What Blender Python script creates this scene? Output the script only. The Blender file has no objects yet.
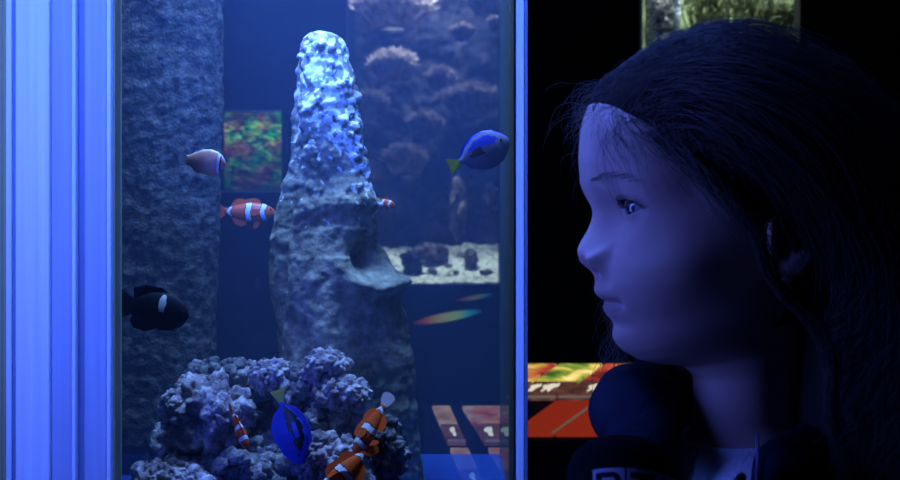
import bpy, bmesh, math, random
import numpy as np
from mathutils import Vector, Matrix, noise
R = math.radians
rnd = random.Random(7)
SC = bpy.context.scene
COL = SC.collection

# ------------------------------------------------------------------ camera
cd = bpy.data.cameras.new('camera'); cam = bpy.data.objects.new('camera', cd); COL.objects.link(cam)
cam.location = (0, 0, 1.05); cam.rotation_euler = (R(90), 0, 0)
cd.sensor_width = 36; cd.lens = 50; cd.clip_start = .02
cd.dof.use_dof = True; cd.dof.focus_distance = 1.0; cd.dof.aperture_fstop = 14
SC.camera = cam
SC.view_settings.view_transform = 'Standard'; SC.view_settings.look = 'None'
SC.view_settings.gamma = 1; SC.view_settings.use_curve_mapping = False
SC.view_settings.exposure = 0.0
SC.cycles.use_denoising = True
SC.cycles.max_bounces = 10; SC.cycles.transparent_max_bounces = 24; SC.cycles.volume_bounces = 1
# ------------------------------------------------------------------ world
w = bpy.data.worlds.new('world'); SC.world = w; w.use_nodes = True
w.node_tree.nodes['Background'].inputs[0].default_value = (.05, .06, .12, 1)
w.node_tree.nodes['Background'].inputs[1].default_value = .02
# ------------------------------------------------------------------ lights
def area(name, loc, target, sx, sy, power, color, spread=180):
    l = bpy.data.lights.new(name, 'AREA'); l.shape = 'RECTANGLE'; l.size = sx; l.size_y = sy
    l.energy = power; l.color = color; l.spread = R(spread)
    o = bpy.data.objects.new(name, l); COL.objects.link(o); o.location = loc
    d = Vector(target) - Vector(loc); o.rotation_euler = d.to_track_quat('-Z', 'Y').to_euler()
    return o
BLUE = (.10, .19, 1.0)
area('tank_hood_lamp', (-.13, 1.07, 1.795), (-.13, 1.20, .95), .34, .12, 16.0, (.30, .48, 1.0))
area('added_blue_side_light', (-.46, .68, 1.12), (.06, .82, 1.06), .10, .50, 2.3, (.085, .145, 1.0))  # added light from the left, in place of tank glow on face and post
area('added_front_wash', (-.14, .68, 1.62), (-.16, 1.0, 1.1), .50, .06, 4.4, (.07, .17, 1.0), 72)  # added wash that brightens the tank front and the post
sl = bpy.data.lights.new('added_tip_spot', 'SPOT'); sl.energy = 11; sl.color = (.35, .62, 1.0); sl.spot_size = R(17); sl.spot_blend = .7; sl.shadow_soft_size = .01  # added spot that brightens the spire tip
so = bpy.data.objects.new('added_tip_spot', sl); COL.objects.link(so); so.location = (-.22, 1.05, 1.79); so.rotation_euler = (Vector((-.115, 1.15, 1.20)) - Vector(so.location)).to_track_quat('-Z', 'Y').to_euler()
area('coral_tank_lamp', (-.14, 3.62, 1.90), (-.14, 3.72, 1.0), .5, .3, 9.5, (.72, .74, .66), 110)
area('reef_tank_lamp', (.74, 3.66, 2.10), (.74, 3.72, 1.4), .4, .3, 20, (.78, .88, .72), 100)
area('added_warm_rim_light', (1.15, 1.7, 1.5), (.30, .85, 1.1), .2, .5, .10, (1.0, .45, .15))  # weak warm light added to rim the hair from the right

# ------------------------------------------------------------------ helpers
def P(px, py, Y): return Vector(((px - 450) * Y / 1250, Y, 1.05 + (240 - py) * Y / 1250))
def props(o, label=None, cat=None, group=None, kind=None):
    if label: o['label'] = label
    if cat: o['category'] = cat
    if group: o['group'] = group
    if kind: o['kind'] = kind
    return o
def empty(name, loc, label, cat, group=None, rot=None):
    o = bpy.data.objects.new(name, None); COL.objects.link(o); o.location = loc; o.empty_display_size = .02
    if rot is not None: o.rotation_euler = rot
    return props(o, label, cat, group)
def link(name, me, mats, parent=None, smooth=False):
    o = bpy.data.objects.new(name, me); COL.objects.link(o)
    for m in (mats if isinstance(mats, (list, tuple)) else [mats]): me.materials.append(m)
    if smooth: me.shade_smooth()
    if parent: o.parent = parent
    return o
def mesh(name, verts, faces, mats, parent=None, smooth=False, mi=None):
    me = bpy.data.meshes.new(name); me.from_pydata([tuple(v) for v in verts], [], faces); 
    o = link(name, me, mats, parent, smooth)
    if mi is not None: me.polygons.foreach_set('material_index', mi)
    me.update(); return o
def frombm(name, bm, mats, parent=None, smooth=False):
    bmesh.ops.recalc_face_normals(bm, faces=bm.faces)
    me = bpy.data.meshes.new(name); bm.to_mesh(me); bm.free()
    return link(name, me, mats, parent, smooth)
def box(bm, a, b, bev=0):
    a = Vector(a); b = Vector(b)
    g = bmesh.ops.create_cube(bm, size=1, matrix=Matrix.Translation((a + b) / 2) @ Matrix.Diagonal((abs(b.x-a.x), abs(b.y-a.y), abs(b.z-a.z), 1)))
    if bev:
        es = list({e for v in g['verts'] for e in v.link_edges})
        bmesh.ops.bevel(bm, geom=es, offset=bev, segments=2, affect='EDGES', profile=.5)
def boxo(name, a, b, m, parent=None, bev=0):
    bm = bmesh.new(); box(bm, a, b, bev); return frombm(name, bm, m, parent)
def tube(bm, pts, rads, seg=8, cap=True):
    rings = []; n = len(pts); pts = [Vector(p) for p in pts]
    up = Vector((.13, .29, .95))
    for i, p in enumerate(pts):
        t = (pts[min(i+1, n-1)] - pts[max(i-1, 0)]).normalized()
        s = t.cross(up)
        if s.length < .05: s = t.cross(Vector((1, 0, 0)))
        s.normalize(); u = s.cross(t)
        r = rads[i] if isinstance(rads, (list, tuple)) else rads
        rings.append([bm.verts.new(p + s*r*math.cos(2*math.pi*k/seg) + u*r*math.sin(2*math.pi*k/seg)) for k in range(seg)])
    for a, b in zip(rings, rings[1:]):
        for k in range(seg): bm.faces.new((a[k], a[(k+1) % seg], b[(k+1) % seg], b[k]))
    if cap: bm.faces.new(rings[0][::-1]); bm.faces.new(rings[-1])

def nodes(name):
    m = bpy.data.materials.new(name); m.use_nodes = True
    nt = m.node_tree; return m, nt, nt.nodes['Principled BSDF'], nt.nodes['Material Output']
def mat(name, col, rough=.6, spec=.3, metal=0, noise_amt=0, nscale=40, bump=0, bscale=80, emit=None, estr=0, sss=0):
    m, nt, b, out = nodes(name)
    b.inputs['Base Color'].default_value = (*col, 1); b.inputs['Roughness'].default_value = rough
    b.inputs['Specular IOR Level'].default_value = spec; b.inputs['Metallic'].default_value = metal
    if sss:
        b.inputs['Subsurface Weight'].default_value = sss; b.inputs['Subsurface Radius'].default_value = (1, .4, .25); b.inputs['Subsurface Scale'].default_value = .004
    if emit: b.inputs['Emission Color'].default_value = (*emit, 1); b.inputs['Emission Strength'].default_value = estr
    tc = nt.nodes.new('ShaderNodeTexCoord')
    if noise_amt:
        n = nt.nodes.new('ShaderNodeTexNoise'); n.inputs['Scale'].default_value = nscale; n.inputs['Detail'].default_value = 6
        nt.links.new(tc.outputs['Object'], n.inputs['Vector'])
        r = nt.nodes.new('ShaderNodeValToRGB'); nt.links.new(n.outputs['Fac'], r.inputs['Fac'])
        r.color_ramp.elements[0].position = .3; r.color_ramp.elements[1].position = .7
        r.color_ramp.elements[0].color = (*[c*(1-noise_amt) for c in col], 1); r.color_ramp.elements[1].color = (*[min(1, c*(1+noise_amt)) for c in col], 1)
        nt.links.new(r.outputs['Color'], b.inputs['Base Color'])
    if bump:
        n = nt.nodes.new('ShaderNodeTexNoise'); n.inputs['Scale'].default_value = bscale; n.inputs['Detail'].default_value = 4
        nt.links.new(tc.outputs['Object'], n.inputs['Vector'])
        bp = nt.nodes.new('ShaderNodeBump'); bp.inputs['Strength'].default_value = bump; bp.inputs['Distance'].default_value = .002
        nt.links.new(n.outputs['Fac'], bp.inputs['Height']); nt.links.new(bp.outputs['Normal'], b.inputs['Normal'])
    return m
def ramp(nt, fac, stops):
    r = nt.nodes.new('ShaderNodeValToRGB'); e = r.color_ramp.elements
    e[0].position, e[0].color = stops[0][0], (*stops[0][1], 1); e[1].position, e[1].color = stops[-1][0], (*stops[-1][1], 1)
    for p, c in stops[1:-1]:
        x = e.new(p); x.color = (*c, 1)
    nt.links.new(fac, r.inputs['Fac']); return r.outputs['Color']
def rock_mat(name, dark, mid, pale, scale, bump=.6, pale_at=.66):
    m, nt, b, out = nodes(name); tc = nt.nodes.new('ShaderNodeTexCoord')
    n = nt.nodes.new('ShaderNodeTexNoise'); n.inputs['Scale'].default_value = scale; n.inputs['Detail'].default_value = 8; n.inputs['Roughness'].default_value = .65
    nt.links.new(tc.outputs['Object'], n.inputs['Vector'])
    c = ramp(nt, n.outputs['Fac'], [(.34, dark), (.5, mid), (pale_at, pale)])
    nt.links.new(c, b.inputs['Base Color']); b.inputs['Roughness'].default_value = .85; b.inputs['Specular IOR Level'].default_value = .15
    v = nt.nodes.new('ShaderNodeTexNoise'); v.inputs['Scale'].default_value = scale*3; v.inputs['Detail'].default_value = 5
    nt.links.new(tc.outputs['Object'], v.inputs['Vector'])
    bp = nt.nodes.new('ShaderNodeBump'); bp.inputs['Strength'].default_value = bump; bp.inputs['Distance'].default_value = .004
    nt.links.new(v.outputs['Fac'], bp.inputs['Height']); nt.links.new(bp.outputs['Normal'], b.inputs['Normal'])
    return m
def pane_mat(name, tint=(.93, .97, 1), refl=.06, rough=.0):
    m, nt, b, out = nodes(name); nt.nodes.remove(b)
    t = nt.nodes.new('ShaderNodeBsdfTransparent'); t.inputs[0].default_value = (*tint, 1)
    g = nt.nodes.new('ShaderNodeBsdfGlossy'); g.inputs['Roughness'].default_value = rough
    f = nt.nodes.new('ShaderNodeFresnel'); f.inputs['IOR'].default_value = 1.33
    mu = nt.nodes.new('ShaderNodeMath'); mu.operation = 'MULTIPLY'; mu.inputs[1].default_value = refl/.02
    mu.use_clamp = True
    nt.links.new(f.outputs[0], mu.inputs[0])
    x = nt.nodes.new('ShaderNodeMixShader'); nt.links.new(mu.outputs[0], x.inputs[0])
    nt.links.new(t.outputs[0], x.inputs[1]); nt.links.new(g.outputs[0], x.inputs[2]); nt.links.new(x.outputs[0], out.inputs['Surface'])
    return m
def emis(name, col, s):
    m, nt, b, out = nodes(name); nt.nodes.remove(b)
    e = nt.nodes.new('ShaderNodeEmission'); e.inputs[0].default_value = (*col, 1); e.inputs[1].default_value = s
    nt.links.new(e.outputs[0], out.inputs['Surface']); return m

M_wall = mat('matt_black_wall_paint', (.006, .006, .009), .9, .05, noise_amt=.3, nscale=6)
M_floor = mat('dark_carpet', (.008, .008, .012), .95, .05, noise_amt=.4, nscale=90)
M_dark = mat('black_lacquer', (.004, .004, .006), .6, .05)
M_metal = mat('dull_silver_trim', (.45, .45, .47), .35, .5, metal=.8)
M_glass = pane_mat('clear_acrylic', refl=.02)

# ------------------------------------------------------------------ room
def struct(name, a, b, m): return props(boxo(name, a, b, m), kind='structure')
XL, XR, YB, YF, ZT = -2.4, 2.4, 3.5, -1.2, 2.7
struct('floor', (XL, YF, -.05), (XR, YB+.9, 0), M_floor)
struct('ceiling', (XL, YF, ZT), (XR, YB+.9, ZT+.05), M_wall)
struct('wall_left', (XL-.08, YF, 0), (XL, YB+.9, ZT), M_wall)
struct('wall_right', (XR, YF, 0), (XR+.08, YB+.9, ZT), M_wall)
struct('wall_front', (XL, YF-.08, 0), (XR, YF, ZT), M_wall)
# back wall with two window openings
B0 = P(346, 285, YB); B1 = P(499, -170, YB); C0 = P(641, 66, YB); C1 = P(800, -150, YB)
def wall_with_holes():
    bm = bmesh.new(); xs = [XL, B0.x, B1.x, C0.x, C1.x, XR]
    for i in range(5):
        if i == 1: spans = [(0, B0.z), (B1.z, ZT)]
        elif i == 3: spans = [(0, C0.z), (C1.z, ZT)]
        else: spans = [(0, ZT)]
        for z0, z1 in spans: box(bm, (xs[i], YB, z0), (xs[i+1], YB+.06, z1))
    return bm
props(frombm('wall_back', wall_with_holes(), M_wall), kind='structure')
struct('wall_service_back', (XL, YB+.88, 0), (XR, YB+.94, ZT), M_wall)

# ------------------------------------------------------------------ rocks
def vor(p, s, seed=0):
    d, _ = noise.voronoi(Vector(p)*s + Vector((seed*3.1, seed*1.7, seed*.9)))
    return d
def rockify(p, n, seed, amp, s1, knob=1.0):
    q = p + Vector((seed*1.37, seed*2.1, seed*.7))
    a = noise.fractal(q*s1, 1.1, 2.1, 4)
    d = noise.voronoi(q*s1*1.9)[0]; k = math.sqrt(max(0, .36 - d[0]**2))*.75
    d2 = noise.voronoi(q*s1*4.2)[0]; k2 = math.sqrt(max(0, .30 - d2[0]**2))*.8
    return n*(amp*(a*.35 + knob*(k*1.05 + k2*.42) - .55))
def live_rock(loc, size, seed, m, label, sub=5, amp=.3, s1=None, group=None, name='live_rock', cat='rock', knob=1.0, floor=None, rotz=0, knobs=0):
    bm = bmesh.new(); bmesh.ops.create_icosphere(bm, subdivisions=sub, radius=1)
    sx, sy, sz = size; mn = min(size)
    s = s1 or 1.15/ mn
    for v in bm.verts:
        n = v.co.normalized(); p = Vector((n.x*sx, n.y*sy, n.z*sz))
        low = Vector((noise.noise(n*1.6+Vector((seed, 0, 0))), noise.noise(n*1.6+Vector((0, seed, 4))), noise.noise(n*1.6+Vector((3, 0, seed)))))*mn*(.28 if knobs else .45)
        p = p + low + rockify(p, n, seed, mn*amp, s, knob)
        v.co = p
    if knobs:
        rr = random.Random(seed*13+1); base = [v.co.copy() for v in bm.verts]
        for i in range(knobs):
            c = rr.choice(base); r = mn*rr.choice([.16, .2, .24, .32]); s0 = len(bm.verts)
            g = bmesh.ops.create_icosphere(bm, subdivisions=3, radius=1)['verts']
            ex = Vector((rr.uniform(.8, 1.25), rr.uniform(.8, 1.2), rr.uniform(.8, 1.3)))
            for v in g:
                n = v.co.normalized(); q = c + n*r
                v.co = c*1.0 + Vector((n.x*ex.x, n.y*ex.y, n.z*ex.z))*r*(1 + .45*noise.noise(q*260) + .25*noise.noise(q*600))
    if floor is not None:
        for v in bm.verts:
            if v.co.z + loc[2] < floor: v.co.z = floor - loc[2]
    o = frombm(name, bm, m, smooth=True); o.location = loc; o.rotation_euler.z = rotz
    return props(o, label, cat, group)

M_spire = None
def spire_material():
    m, nt, b, out = nodes('frosted_grey_rock'); tc = nt.nodes.new('ShaderNodeTexCoord')
    n = nt.nodes.new('ShaderNodeTexNoise'); n.inputs['Scale'].default_value = 60; n.inputs['Detail'].default_value = 8; n.inputs['Roughness'].default_value = .7
    nt.links.new(tc.outputs['Object'], n.inputs['Vector'])
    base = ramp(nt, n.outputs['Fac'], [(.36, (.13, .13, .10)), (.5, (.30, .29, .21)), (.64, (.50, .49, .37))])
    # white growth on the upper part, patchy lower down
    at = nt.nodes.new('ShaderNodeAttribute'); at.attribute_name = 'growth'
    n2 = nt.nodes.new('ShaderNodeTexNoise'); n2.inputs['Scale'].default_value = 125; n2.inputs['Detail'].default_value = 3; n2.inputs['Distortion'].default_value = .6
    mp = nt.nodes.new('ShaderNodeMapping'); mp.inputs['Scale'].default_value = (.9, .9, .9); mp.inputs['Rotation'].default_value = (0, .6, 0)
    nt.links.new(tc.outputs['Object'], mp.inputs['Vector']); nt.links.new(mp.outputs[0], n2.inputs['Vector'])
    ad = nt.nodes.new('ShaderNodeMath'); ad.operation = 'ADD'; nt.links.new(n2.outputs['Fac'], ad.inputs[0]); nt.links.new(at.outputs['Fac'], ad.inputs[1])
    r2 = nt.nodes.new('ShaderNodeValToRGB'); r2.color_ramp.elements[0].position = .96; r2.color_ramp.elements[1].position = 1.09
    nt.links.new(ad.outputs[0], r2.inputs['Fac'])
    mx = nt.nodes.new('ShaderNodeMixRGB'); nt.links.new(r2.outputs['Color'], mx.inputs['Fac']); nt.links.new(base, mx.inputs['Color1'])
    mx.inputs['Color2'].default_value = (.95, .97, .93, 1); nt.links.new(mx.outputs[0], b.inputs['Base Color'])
    b.inputs['Roughness'].default_value = .8
    v = nt.nodes.new('ShaderNodeTexNoise'); v.inputs['Scale'].default_value = 170; v.inputs['Detail'].default_value = 4
    nt.links.new(tc.outputs['Object'], v.inputs['Vector'])
    bp = nt.nodes.new('ShaderNodeBump'); bp.inputs['Strength'].default_value = .6; bp.inputs['Distance'].default_value = .003
    nt.links.new(v.outputs['Fac'], bp.inputs['Height']); nt.links.new(bp.outputs['Normal'], b.inputs['Normal'])
    return m
M_spire = spire_material()
M_column = rock_mat('dark_pitted_rock', (.02, .022, .02), (.085, .085, .07), (.18, .175, .14), 120, .5)
M_live = rock_mat('encrusted_reef_rock', (.16, .13, .15), (.42, .36, .40), (.85, .78, .80), 55, .8, .64)
M_live2 = rock_mat('dull_reef_rock', (.06, .06, .07), (.22, .21, .22), (.60, .56, .60), 50, .8)

ZB = .828       # tank floor
TX0, TX1, TY0, TY1, TZ1 = -.353, .052, 1.0, 1.30, 1.76

def lofted_rock(name, rows, Y, ratio, seed, m, label, cols=150, sub=4, ampx=.006, hole=None, growth=None, s1=19, zfloor=None, ins=(0, 0)):
    # rows: (py, left px, right px) measured in the plane at depth Y
    zs = []; 
    pts = [(P(0, py, Y).z, (P(l+ins[0], 0, Y).x, P(r-ins[1], 0, Y).x)) for py, l, r in rows]
    pts.sort(); z0 = pts[0][0]; z1 = pts[-1][0]
    zk = np.array([p[0] for p in pts]); lk = np.array([p[1][0] for p in pts]); rk = np.array([p[1][1] for p in pts])
    n = int((z1 - z0)/.0016); V = []; F = []; G = []
    for i in range(n+1):
        z = z0 + (z1 - z0)*i/n
        l = float(np.interp(z, zk, lk)); r = float(np.interp(z, zk, rk)); c = (l+r)/2; h = (r-l)/2
        for k in range(cols):
            a = 2*math.pi*k/cols
            ca, sa = math.cos(a), math.sin(a)
            nx = Vector((ca, sa, 0)); p = Vector((c + h*ca, Y + ratio*h*sa, z))
            e = min(1, (z1 - z)/.02)
            g = growth(z, p) if growth else 0
            q = p + Vector((seed, seed*.3, 0))
            d = noise.fractal(Vector((q.x, q.y, q.z*.5))*s1, 1.0, 2.2, 5)*ampx
            kv = noise.voronoi(Vector((q.x, q.y, q.z*.9))*130)[0][0]; d += math.sqrt(max(0, .4 - kv*kv))*.0085*max(0, min(1, (g-.18)*3.2))*max(.1, min(1.4, .7+1.6*noise.noise(q*45)))
            d += .0011*noise.fractal(q*140, .8, 2.1, 3)
            d += -.003*max(0, noise.noise(q*60))
            if hole: d += hole(p, ca, sa)
            p = p + nx*d*max(.15, e)
            V.append(p); G.append(g)
    for i in range(n):
        for k in range(cols):
            F.append((i*cols+k, i*cols+(k+1) % cols, (i+1)*cols+(k+1) % cols, (i+1)*cols+k))
    F.append(tuple(range(cols))[::-1]); F.append(tuple(n*cols+k for k in range(cols)))
    o = mesh(name, V, F, m, smooth=True)
    at = o.data.attributes.new('growth', 'FLOAT', 'POINT'); at.data.foreach_set('value', G)
    return props(o, label, 'rock')

SY = 1.15
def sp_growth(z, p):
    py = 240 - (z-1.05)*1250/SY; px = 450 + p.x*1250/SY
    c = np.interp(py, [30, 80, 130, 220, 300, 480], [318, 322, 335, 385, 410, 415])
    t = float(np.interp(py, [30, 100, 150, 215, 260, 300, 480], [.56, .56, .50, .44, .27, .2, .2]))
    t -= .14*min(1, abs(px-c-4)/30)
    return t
def sp_hole(p, ca, sa):
    if sa > 0: return 0
    py = 240 - (p.z-1.05)*1250/SY; px = 450 + p.x*1250/SY
    d = 0
    r = math.hypot((px-372)/17, (py-256)/17)
    d -= .022*math.exp(-r**3)
    r2 = math.hypot((px-378)/34, (py-258)/30)
    if py > 256: d += .010*math.exp(-((r2-1)/.28)**2)
    # a groove down the left flank
    d -= .006*math.exp(-((px-(300-(py-60)*.08))/5)**2) if py > 60 else 0
    return d
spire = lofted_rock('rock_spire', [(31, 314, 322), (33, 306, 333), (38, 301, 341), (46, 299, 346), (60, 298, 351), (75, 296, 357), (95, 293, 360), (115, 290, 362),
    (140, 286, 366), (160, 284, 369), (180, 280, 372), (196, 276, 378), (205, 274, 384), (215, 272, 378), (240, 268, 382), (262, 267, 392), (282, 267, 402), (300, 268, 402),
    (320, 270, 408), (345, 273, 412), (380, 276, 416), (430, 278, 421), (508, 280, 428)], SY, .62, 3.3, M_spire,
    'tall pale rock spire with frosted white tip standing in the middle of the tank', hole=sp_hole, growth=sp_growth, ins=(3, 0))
lofted_rock('rock_column', [(-360, 112, 224), (0, 108, 224), (60, 106, 223), (120, 105, 224), (170, 104, 221), (230, 102, 219), (300, 102, 216), (350, 100, 216), (375, 100, 214), (441, 98, 212)],
    1.21, .60, 8.1, M_column, 'dark pitted rock column filling the left end of the tank beside the post', cols=140, s1=26, ampx=.0022)
# ledge / horn on the spire's right flank
L = 'reef rock '
FL = ZB
rocks = [
 (206, 414, 1.08, (.040, .032, .033), 11, M_live, 'big pinkish knobbly reef rock at lower left, behind the smallest striped fish', 6),
 (222, 466, 1.085, (.055, .036, .020), 12, M_live2, 'low dark reef rock under the big pinkish rock at lower left'),
 (272, 377, 1.10, (.020, .018, .016), 13, M_live, 'small bumpy reef rock above the yellow tail of the lower blue tang', 5),
 (327, 368, 1.08, (.021, .018, .016), 14, M_live, 'pale knobbly reef rock topping the pile in front of the spire', 5),
 (303, 392, 1.10, (.020, .020, .022), 15, M_live2, 'dark hollowed reef rock between the pale top rock and the lower blue tang', 5),
 (342, 396, 1.07, (.026, .02, .018), 16, M_live, 'lumpy reef rock below the pale top rock, left of the upper clownfish tail', 5),
 (333, 425, 1.075, (.024, .02, .022), 17, M_live2, 'rounded dark reef rock right of the lower blue tang body'),
 (262, 452, 1.10, (.034, .024, .024), 18, M_live2, 'dull reef rock under the head of the lower blue tang'),
 (322, 458, 1.04, (.030, .022, .020), 19, M_live, 'pale flat-topped reef rock at the bottom of the tank left of the lowest clownfish', 5),
 (388, 454, 1.04, (.014, .02, .026), 20, M_live2, 'upright reef rock at the foot of the spire right of the clownfish pair'),
 (238, 378, 1.14, (.050, .025, .016), 21, M_live2, 'dark shelf of reef rock joining the column and the spire'),
 (180, 482, 1.055, (.040, .03, .020), 22, M_live, 'knobbly reef rock at the very bottom left of the tank', 5),
]
for t in rocks:
    px, py, Y, size, seed, m, lab = t[:7]
    if len(t) > 7: kn = 1.35
    else: kn = .9
    if m is M_live: size = tuple(x*.88 for x in size)
    live_rock(P(px, py, Y), size, seed, m, lab, sub=5, amp=.20, group=None, knob=kn*.6, floor=FL, knobs=230 if m is M_live else 150)
# packed rubble underneath the visible rocks so that they rest on something
live_rock((-.165, 1.15, FL+.012), (.118, .08, .045), 31, M_live2, 'broad dark reef rock bed lying on the tank floor under the other rocks', sub=6, amp=.3, s1=20, floor=FL, knobs=320)

# ------------------------------------------------------------------ main tank
def acrylic(name, col, rough=.35, trans=.35):
    m, nt, b, out = nodes(name)
    b.inputs['Base Color'].default_value = (*col, 1); b.inputs['Roughness'].default_value = rough; b.inputs['Specular IOR Level'].default_value = .3
    tc = nt.nodes.new('ShaderNodeTexCoord'); mp = nt.nodes.new('ShaderNodeMapping'); mp.inputs['Scale'].default_value = (220, 220, 3)
    n = nt.nodes.new('ShaderNodeTexNoise'); n.inputs['Scale'].default_value = 1; n.inputs['Detail'].default_value = 4
    nt.links.new(tc.outputs['Object'], mp.inputs[0]); nt.links.new(mp.outputs[0], n.inputs['Vector'])
    c = ramp(nt, n.outputs['Fac'], [(.3, tuple(x*.82 for x in col)), (.7, col)])
    nt.links.new(c, b.inputs['Base Color'])
    t = nt.nodes.new('ShaderNodeBsdfTranslucent'); nt.links.new(c, t.inputs[0])
    x = nt.nodes.new('ShaderNodeMixShader'); x.inputs[0].default_value = trans
    nt.links.new(b.outputs[0], x.inputs[1]); nt.links.new(t.outputs[0], x.inputs[2]); nt.links.new(x.outputs[0], out.inputs['Surface'])
    return m
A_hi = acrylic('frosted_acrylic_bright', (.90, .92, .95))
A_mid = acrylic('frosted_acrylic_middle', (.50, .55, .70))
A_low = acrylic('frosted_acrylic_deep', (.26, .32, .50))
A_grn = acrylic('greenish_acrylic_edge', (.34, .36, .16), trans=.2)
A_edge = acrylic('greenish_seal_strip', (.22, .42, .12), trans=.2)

def side_mat():
    m, nt, b, out = nodes('greenish_side_acrylic'); b.inputs['Base Color'].default_value = (.13, .15, .09, 1); b.inputs['Roughness'].default_value = .6; b.inputs['Specular IOR Level'].default_value = .1
    t = nt.nodes.new('ShaderNodeBsdfTransparent'); t.inputs[0].default_value = (.8, .9, .9, 1)
    x = nt.nodes.new('ShaderNodeMixShader'); x.inputs[0].default_value = .45; nt.links.new(t.outputs[0], x.inputs[1]); nt.links.new(b.outputs[0], x.inputs[2]); nt.links.new(x.outputs[0], out.inputs['Surface']); return m
tank = empty('aquarium', (-.15, 1.15, 0), 'big clear acrylic aquarium with a rock spire, glowing blue post and right edge', 'aquarium')
def ch(o): o.parent = tank; o.matrix_parent_inverse = Matrix.Translation((.15, -1.15, 0)); return o
ZP0, ZP1 = ZB-.055, 1.78
ch(boxo('front_pane', (TX0, TY0, ZP0), (TX1, TY0+.006, ZP1), M_glass))
ch(boxo('rear_pane', (TX0, TY1, ZP0), (TX1, TY1+.006, ZP1), M_glass))
ch(boxo('left_pane', (TX0-.006, TY0, ZP0), (TX0, TY1+.006, ZP1), M_glass))
ch(boxo('right_pane', (TX1+.0002, TY0+.012, ZP0), (TX1+.008, TY1+.006, ZP1), side_mat()))
# bright right edge of the thick front sheet
e = ch(boxo('edge_strip', (TX1+.0006, TY0-.010, ZP0), (TX1+.0068, TY0+.011, ZP1), A_hi, bev=.0012)); e['label'] = 'bright blue glowing edge'
e = ch(boxo('edge_strip', (TX1+.0070, TY0-.008, ZP0), (TX1+.0098, TY0+.011, ZP1), A_low, bev=.001)); e['label'] = 'dull blue outer edge'
ch(boxo('shadow_gap', (TX1-.0005, TY0-.002, ZP0), (TX1+.0006, TY0+.011, ZP1), M_dark))
# tall layered post on the left
X = lambda px, Y=.972: (px-450)*Y/1250
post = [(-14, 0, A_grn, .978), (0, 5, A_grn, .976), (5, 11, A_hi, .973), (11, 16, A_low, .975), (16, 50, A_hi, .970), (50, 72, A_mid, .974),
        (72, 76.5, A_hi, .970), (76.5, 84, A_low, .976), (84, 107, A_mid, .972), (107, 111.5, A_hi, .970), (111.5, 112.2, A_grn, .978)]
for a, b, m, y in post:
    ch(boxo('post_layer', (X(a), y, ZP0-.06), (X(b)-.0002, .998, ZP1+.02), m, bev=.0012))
def base_mat():
    m, nt, b, out = nodes('blue_clear_acrylic_base'); b.inputs['Base Color'].default_value = (.08, .25, .95, 1); b.inputs['Roughness'].default_value = .15
    t = nt.nodes.new('ShaderNodeBsdfTransparent'); t.inputs[0].default_value = (.55, .72, 1.0, 1)
    x = nt.nodes.new('ShaderNodeMixShader'); x.inputs[0].default_value = .35; nt.links.new(t.outputs[0], x.inputs[1]); nt.links.new(b.outputs[0], x.inputs[2]); nt.links.new(x.outputs[0], out.inputs['Surface']); return m
M_tfloor = base_mat()
ch(boxo('tank_floor', (TX0, TY0+.007, ZB-.055), (TX1, TY1-.001, ZB-.0005), M_tfloor))
hood = ch(boxo('hood', (TX0-.03, .92, 1.805), (TX1+.03, TY1+.04, 1.95), M_dark, bev=.006))
for (x0, x1, y0, y1) in ((TX0-.03, TX0-.01, .92, 1.34), (TX1+.010, TX1+.018, .92, 1.34)):
    ch(boxo('hood_bracket', (x0, y0+.38, ZB-.057), (x1, y1-.02, 1.806), M_dark))
ch(boxo('plinth', (TX0-.04, .962, 0), (TX1+.018, TY1+.02, ZB-.056), M_dark, bev=.004))

def water_mat():
    m, nt, b, out = nodes('blue_hazy_water'); nt.nodes.remove(b)
    t = nt.nodes.new('ShaderNodeBsdfTransparent'); nt.links.new(t.outputs[0], out.inputs['Surface'])
    a = nt.nodes.new('ShaderNodeVolumeScatter'); a.inputs['Color'].default_value = (.35, .55, 1, 1); a.inputs['Density'].default_value = .50; a.inputs['Anisotropy'].default_value = 0
    b2 = nt.nodes.new('ShaderNodeVolumeAbsorption'); b2.inputs['Color'].default_value = (.35, .65, 1, 1); b2.inputs['Density'].default_value = .9
    s = nt.nodes.new('ShaderNodeAddShader'); nt.links.new(a.outputs[0], s.inputs[0]); nt.links.new(b2.outputs[0], s.inputs[1])
    nt.links.new(s.outputs[0], out.inputs['Volume']); return m
wt = props(boxo('water', (TX0+.0005, TY0+.0065, ZB), (TX1-.0002, TY1-.0005, TZ1), water_mat()), 'clear blue water filling the big aquarium', 'water', kind='stuff')

# ------------------------------------------------------------------ coral tank in the back wall (seen through the aquarium)
def coral_tank(name, a, b, depth, back_mat, label, cat='aquarium'):
    t = empty(name, ((a.x+b.x)/2, YB, a.z), label, cat); inv = Matrix.Translation((-(a.x+b.x)/2, -YB, -a.z))
    def c(o): o.parent = t; o.matrix_parent_inverse = inv; return o
    y0 = YB+.062; y1 = YB+depth; 
    c(boxo('back_panel', (a.x-.05, y1, a.z-.05), (b.x+.05, y1+.02, b.z+.05), back_mat))
    c(boxo('side_panel', (a.x-.07, y0, a.z-.05), (a.x-.05, y1, b.z+.05), back_mat)); c(boxo('side_panel', (b.x+.05, y0, a.z-.05), (b.x+.07, y1, b.z+.05), back_mat))
    c(boxo('base_panel', (a.x-.05, y0, a.z-.03), (b.x+.05, y1, a.z-.001), back_mat))
    c(boxo('front_glass', (a.x-.03, YB+.0603, a.z-.0005), (b.x+.03, YB+.0617, b.z+.03), pane_mat('display_glass', refl=.01, rough=.45)))
    c(boxo('hood', (a.x-.07, y0, b.z+.06), (b.x+.07, y1+.02, b.z+.12), M_dark))
    return t, c
M_backB = mat('deep_blue_backdrop', (.004, .008, .022), .9, .1, noise_amt=.5, nscale=7)
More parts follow.
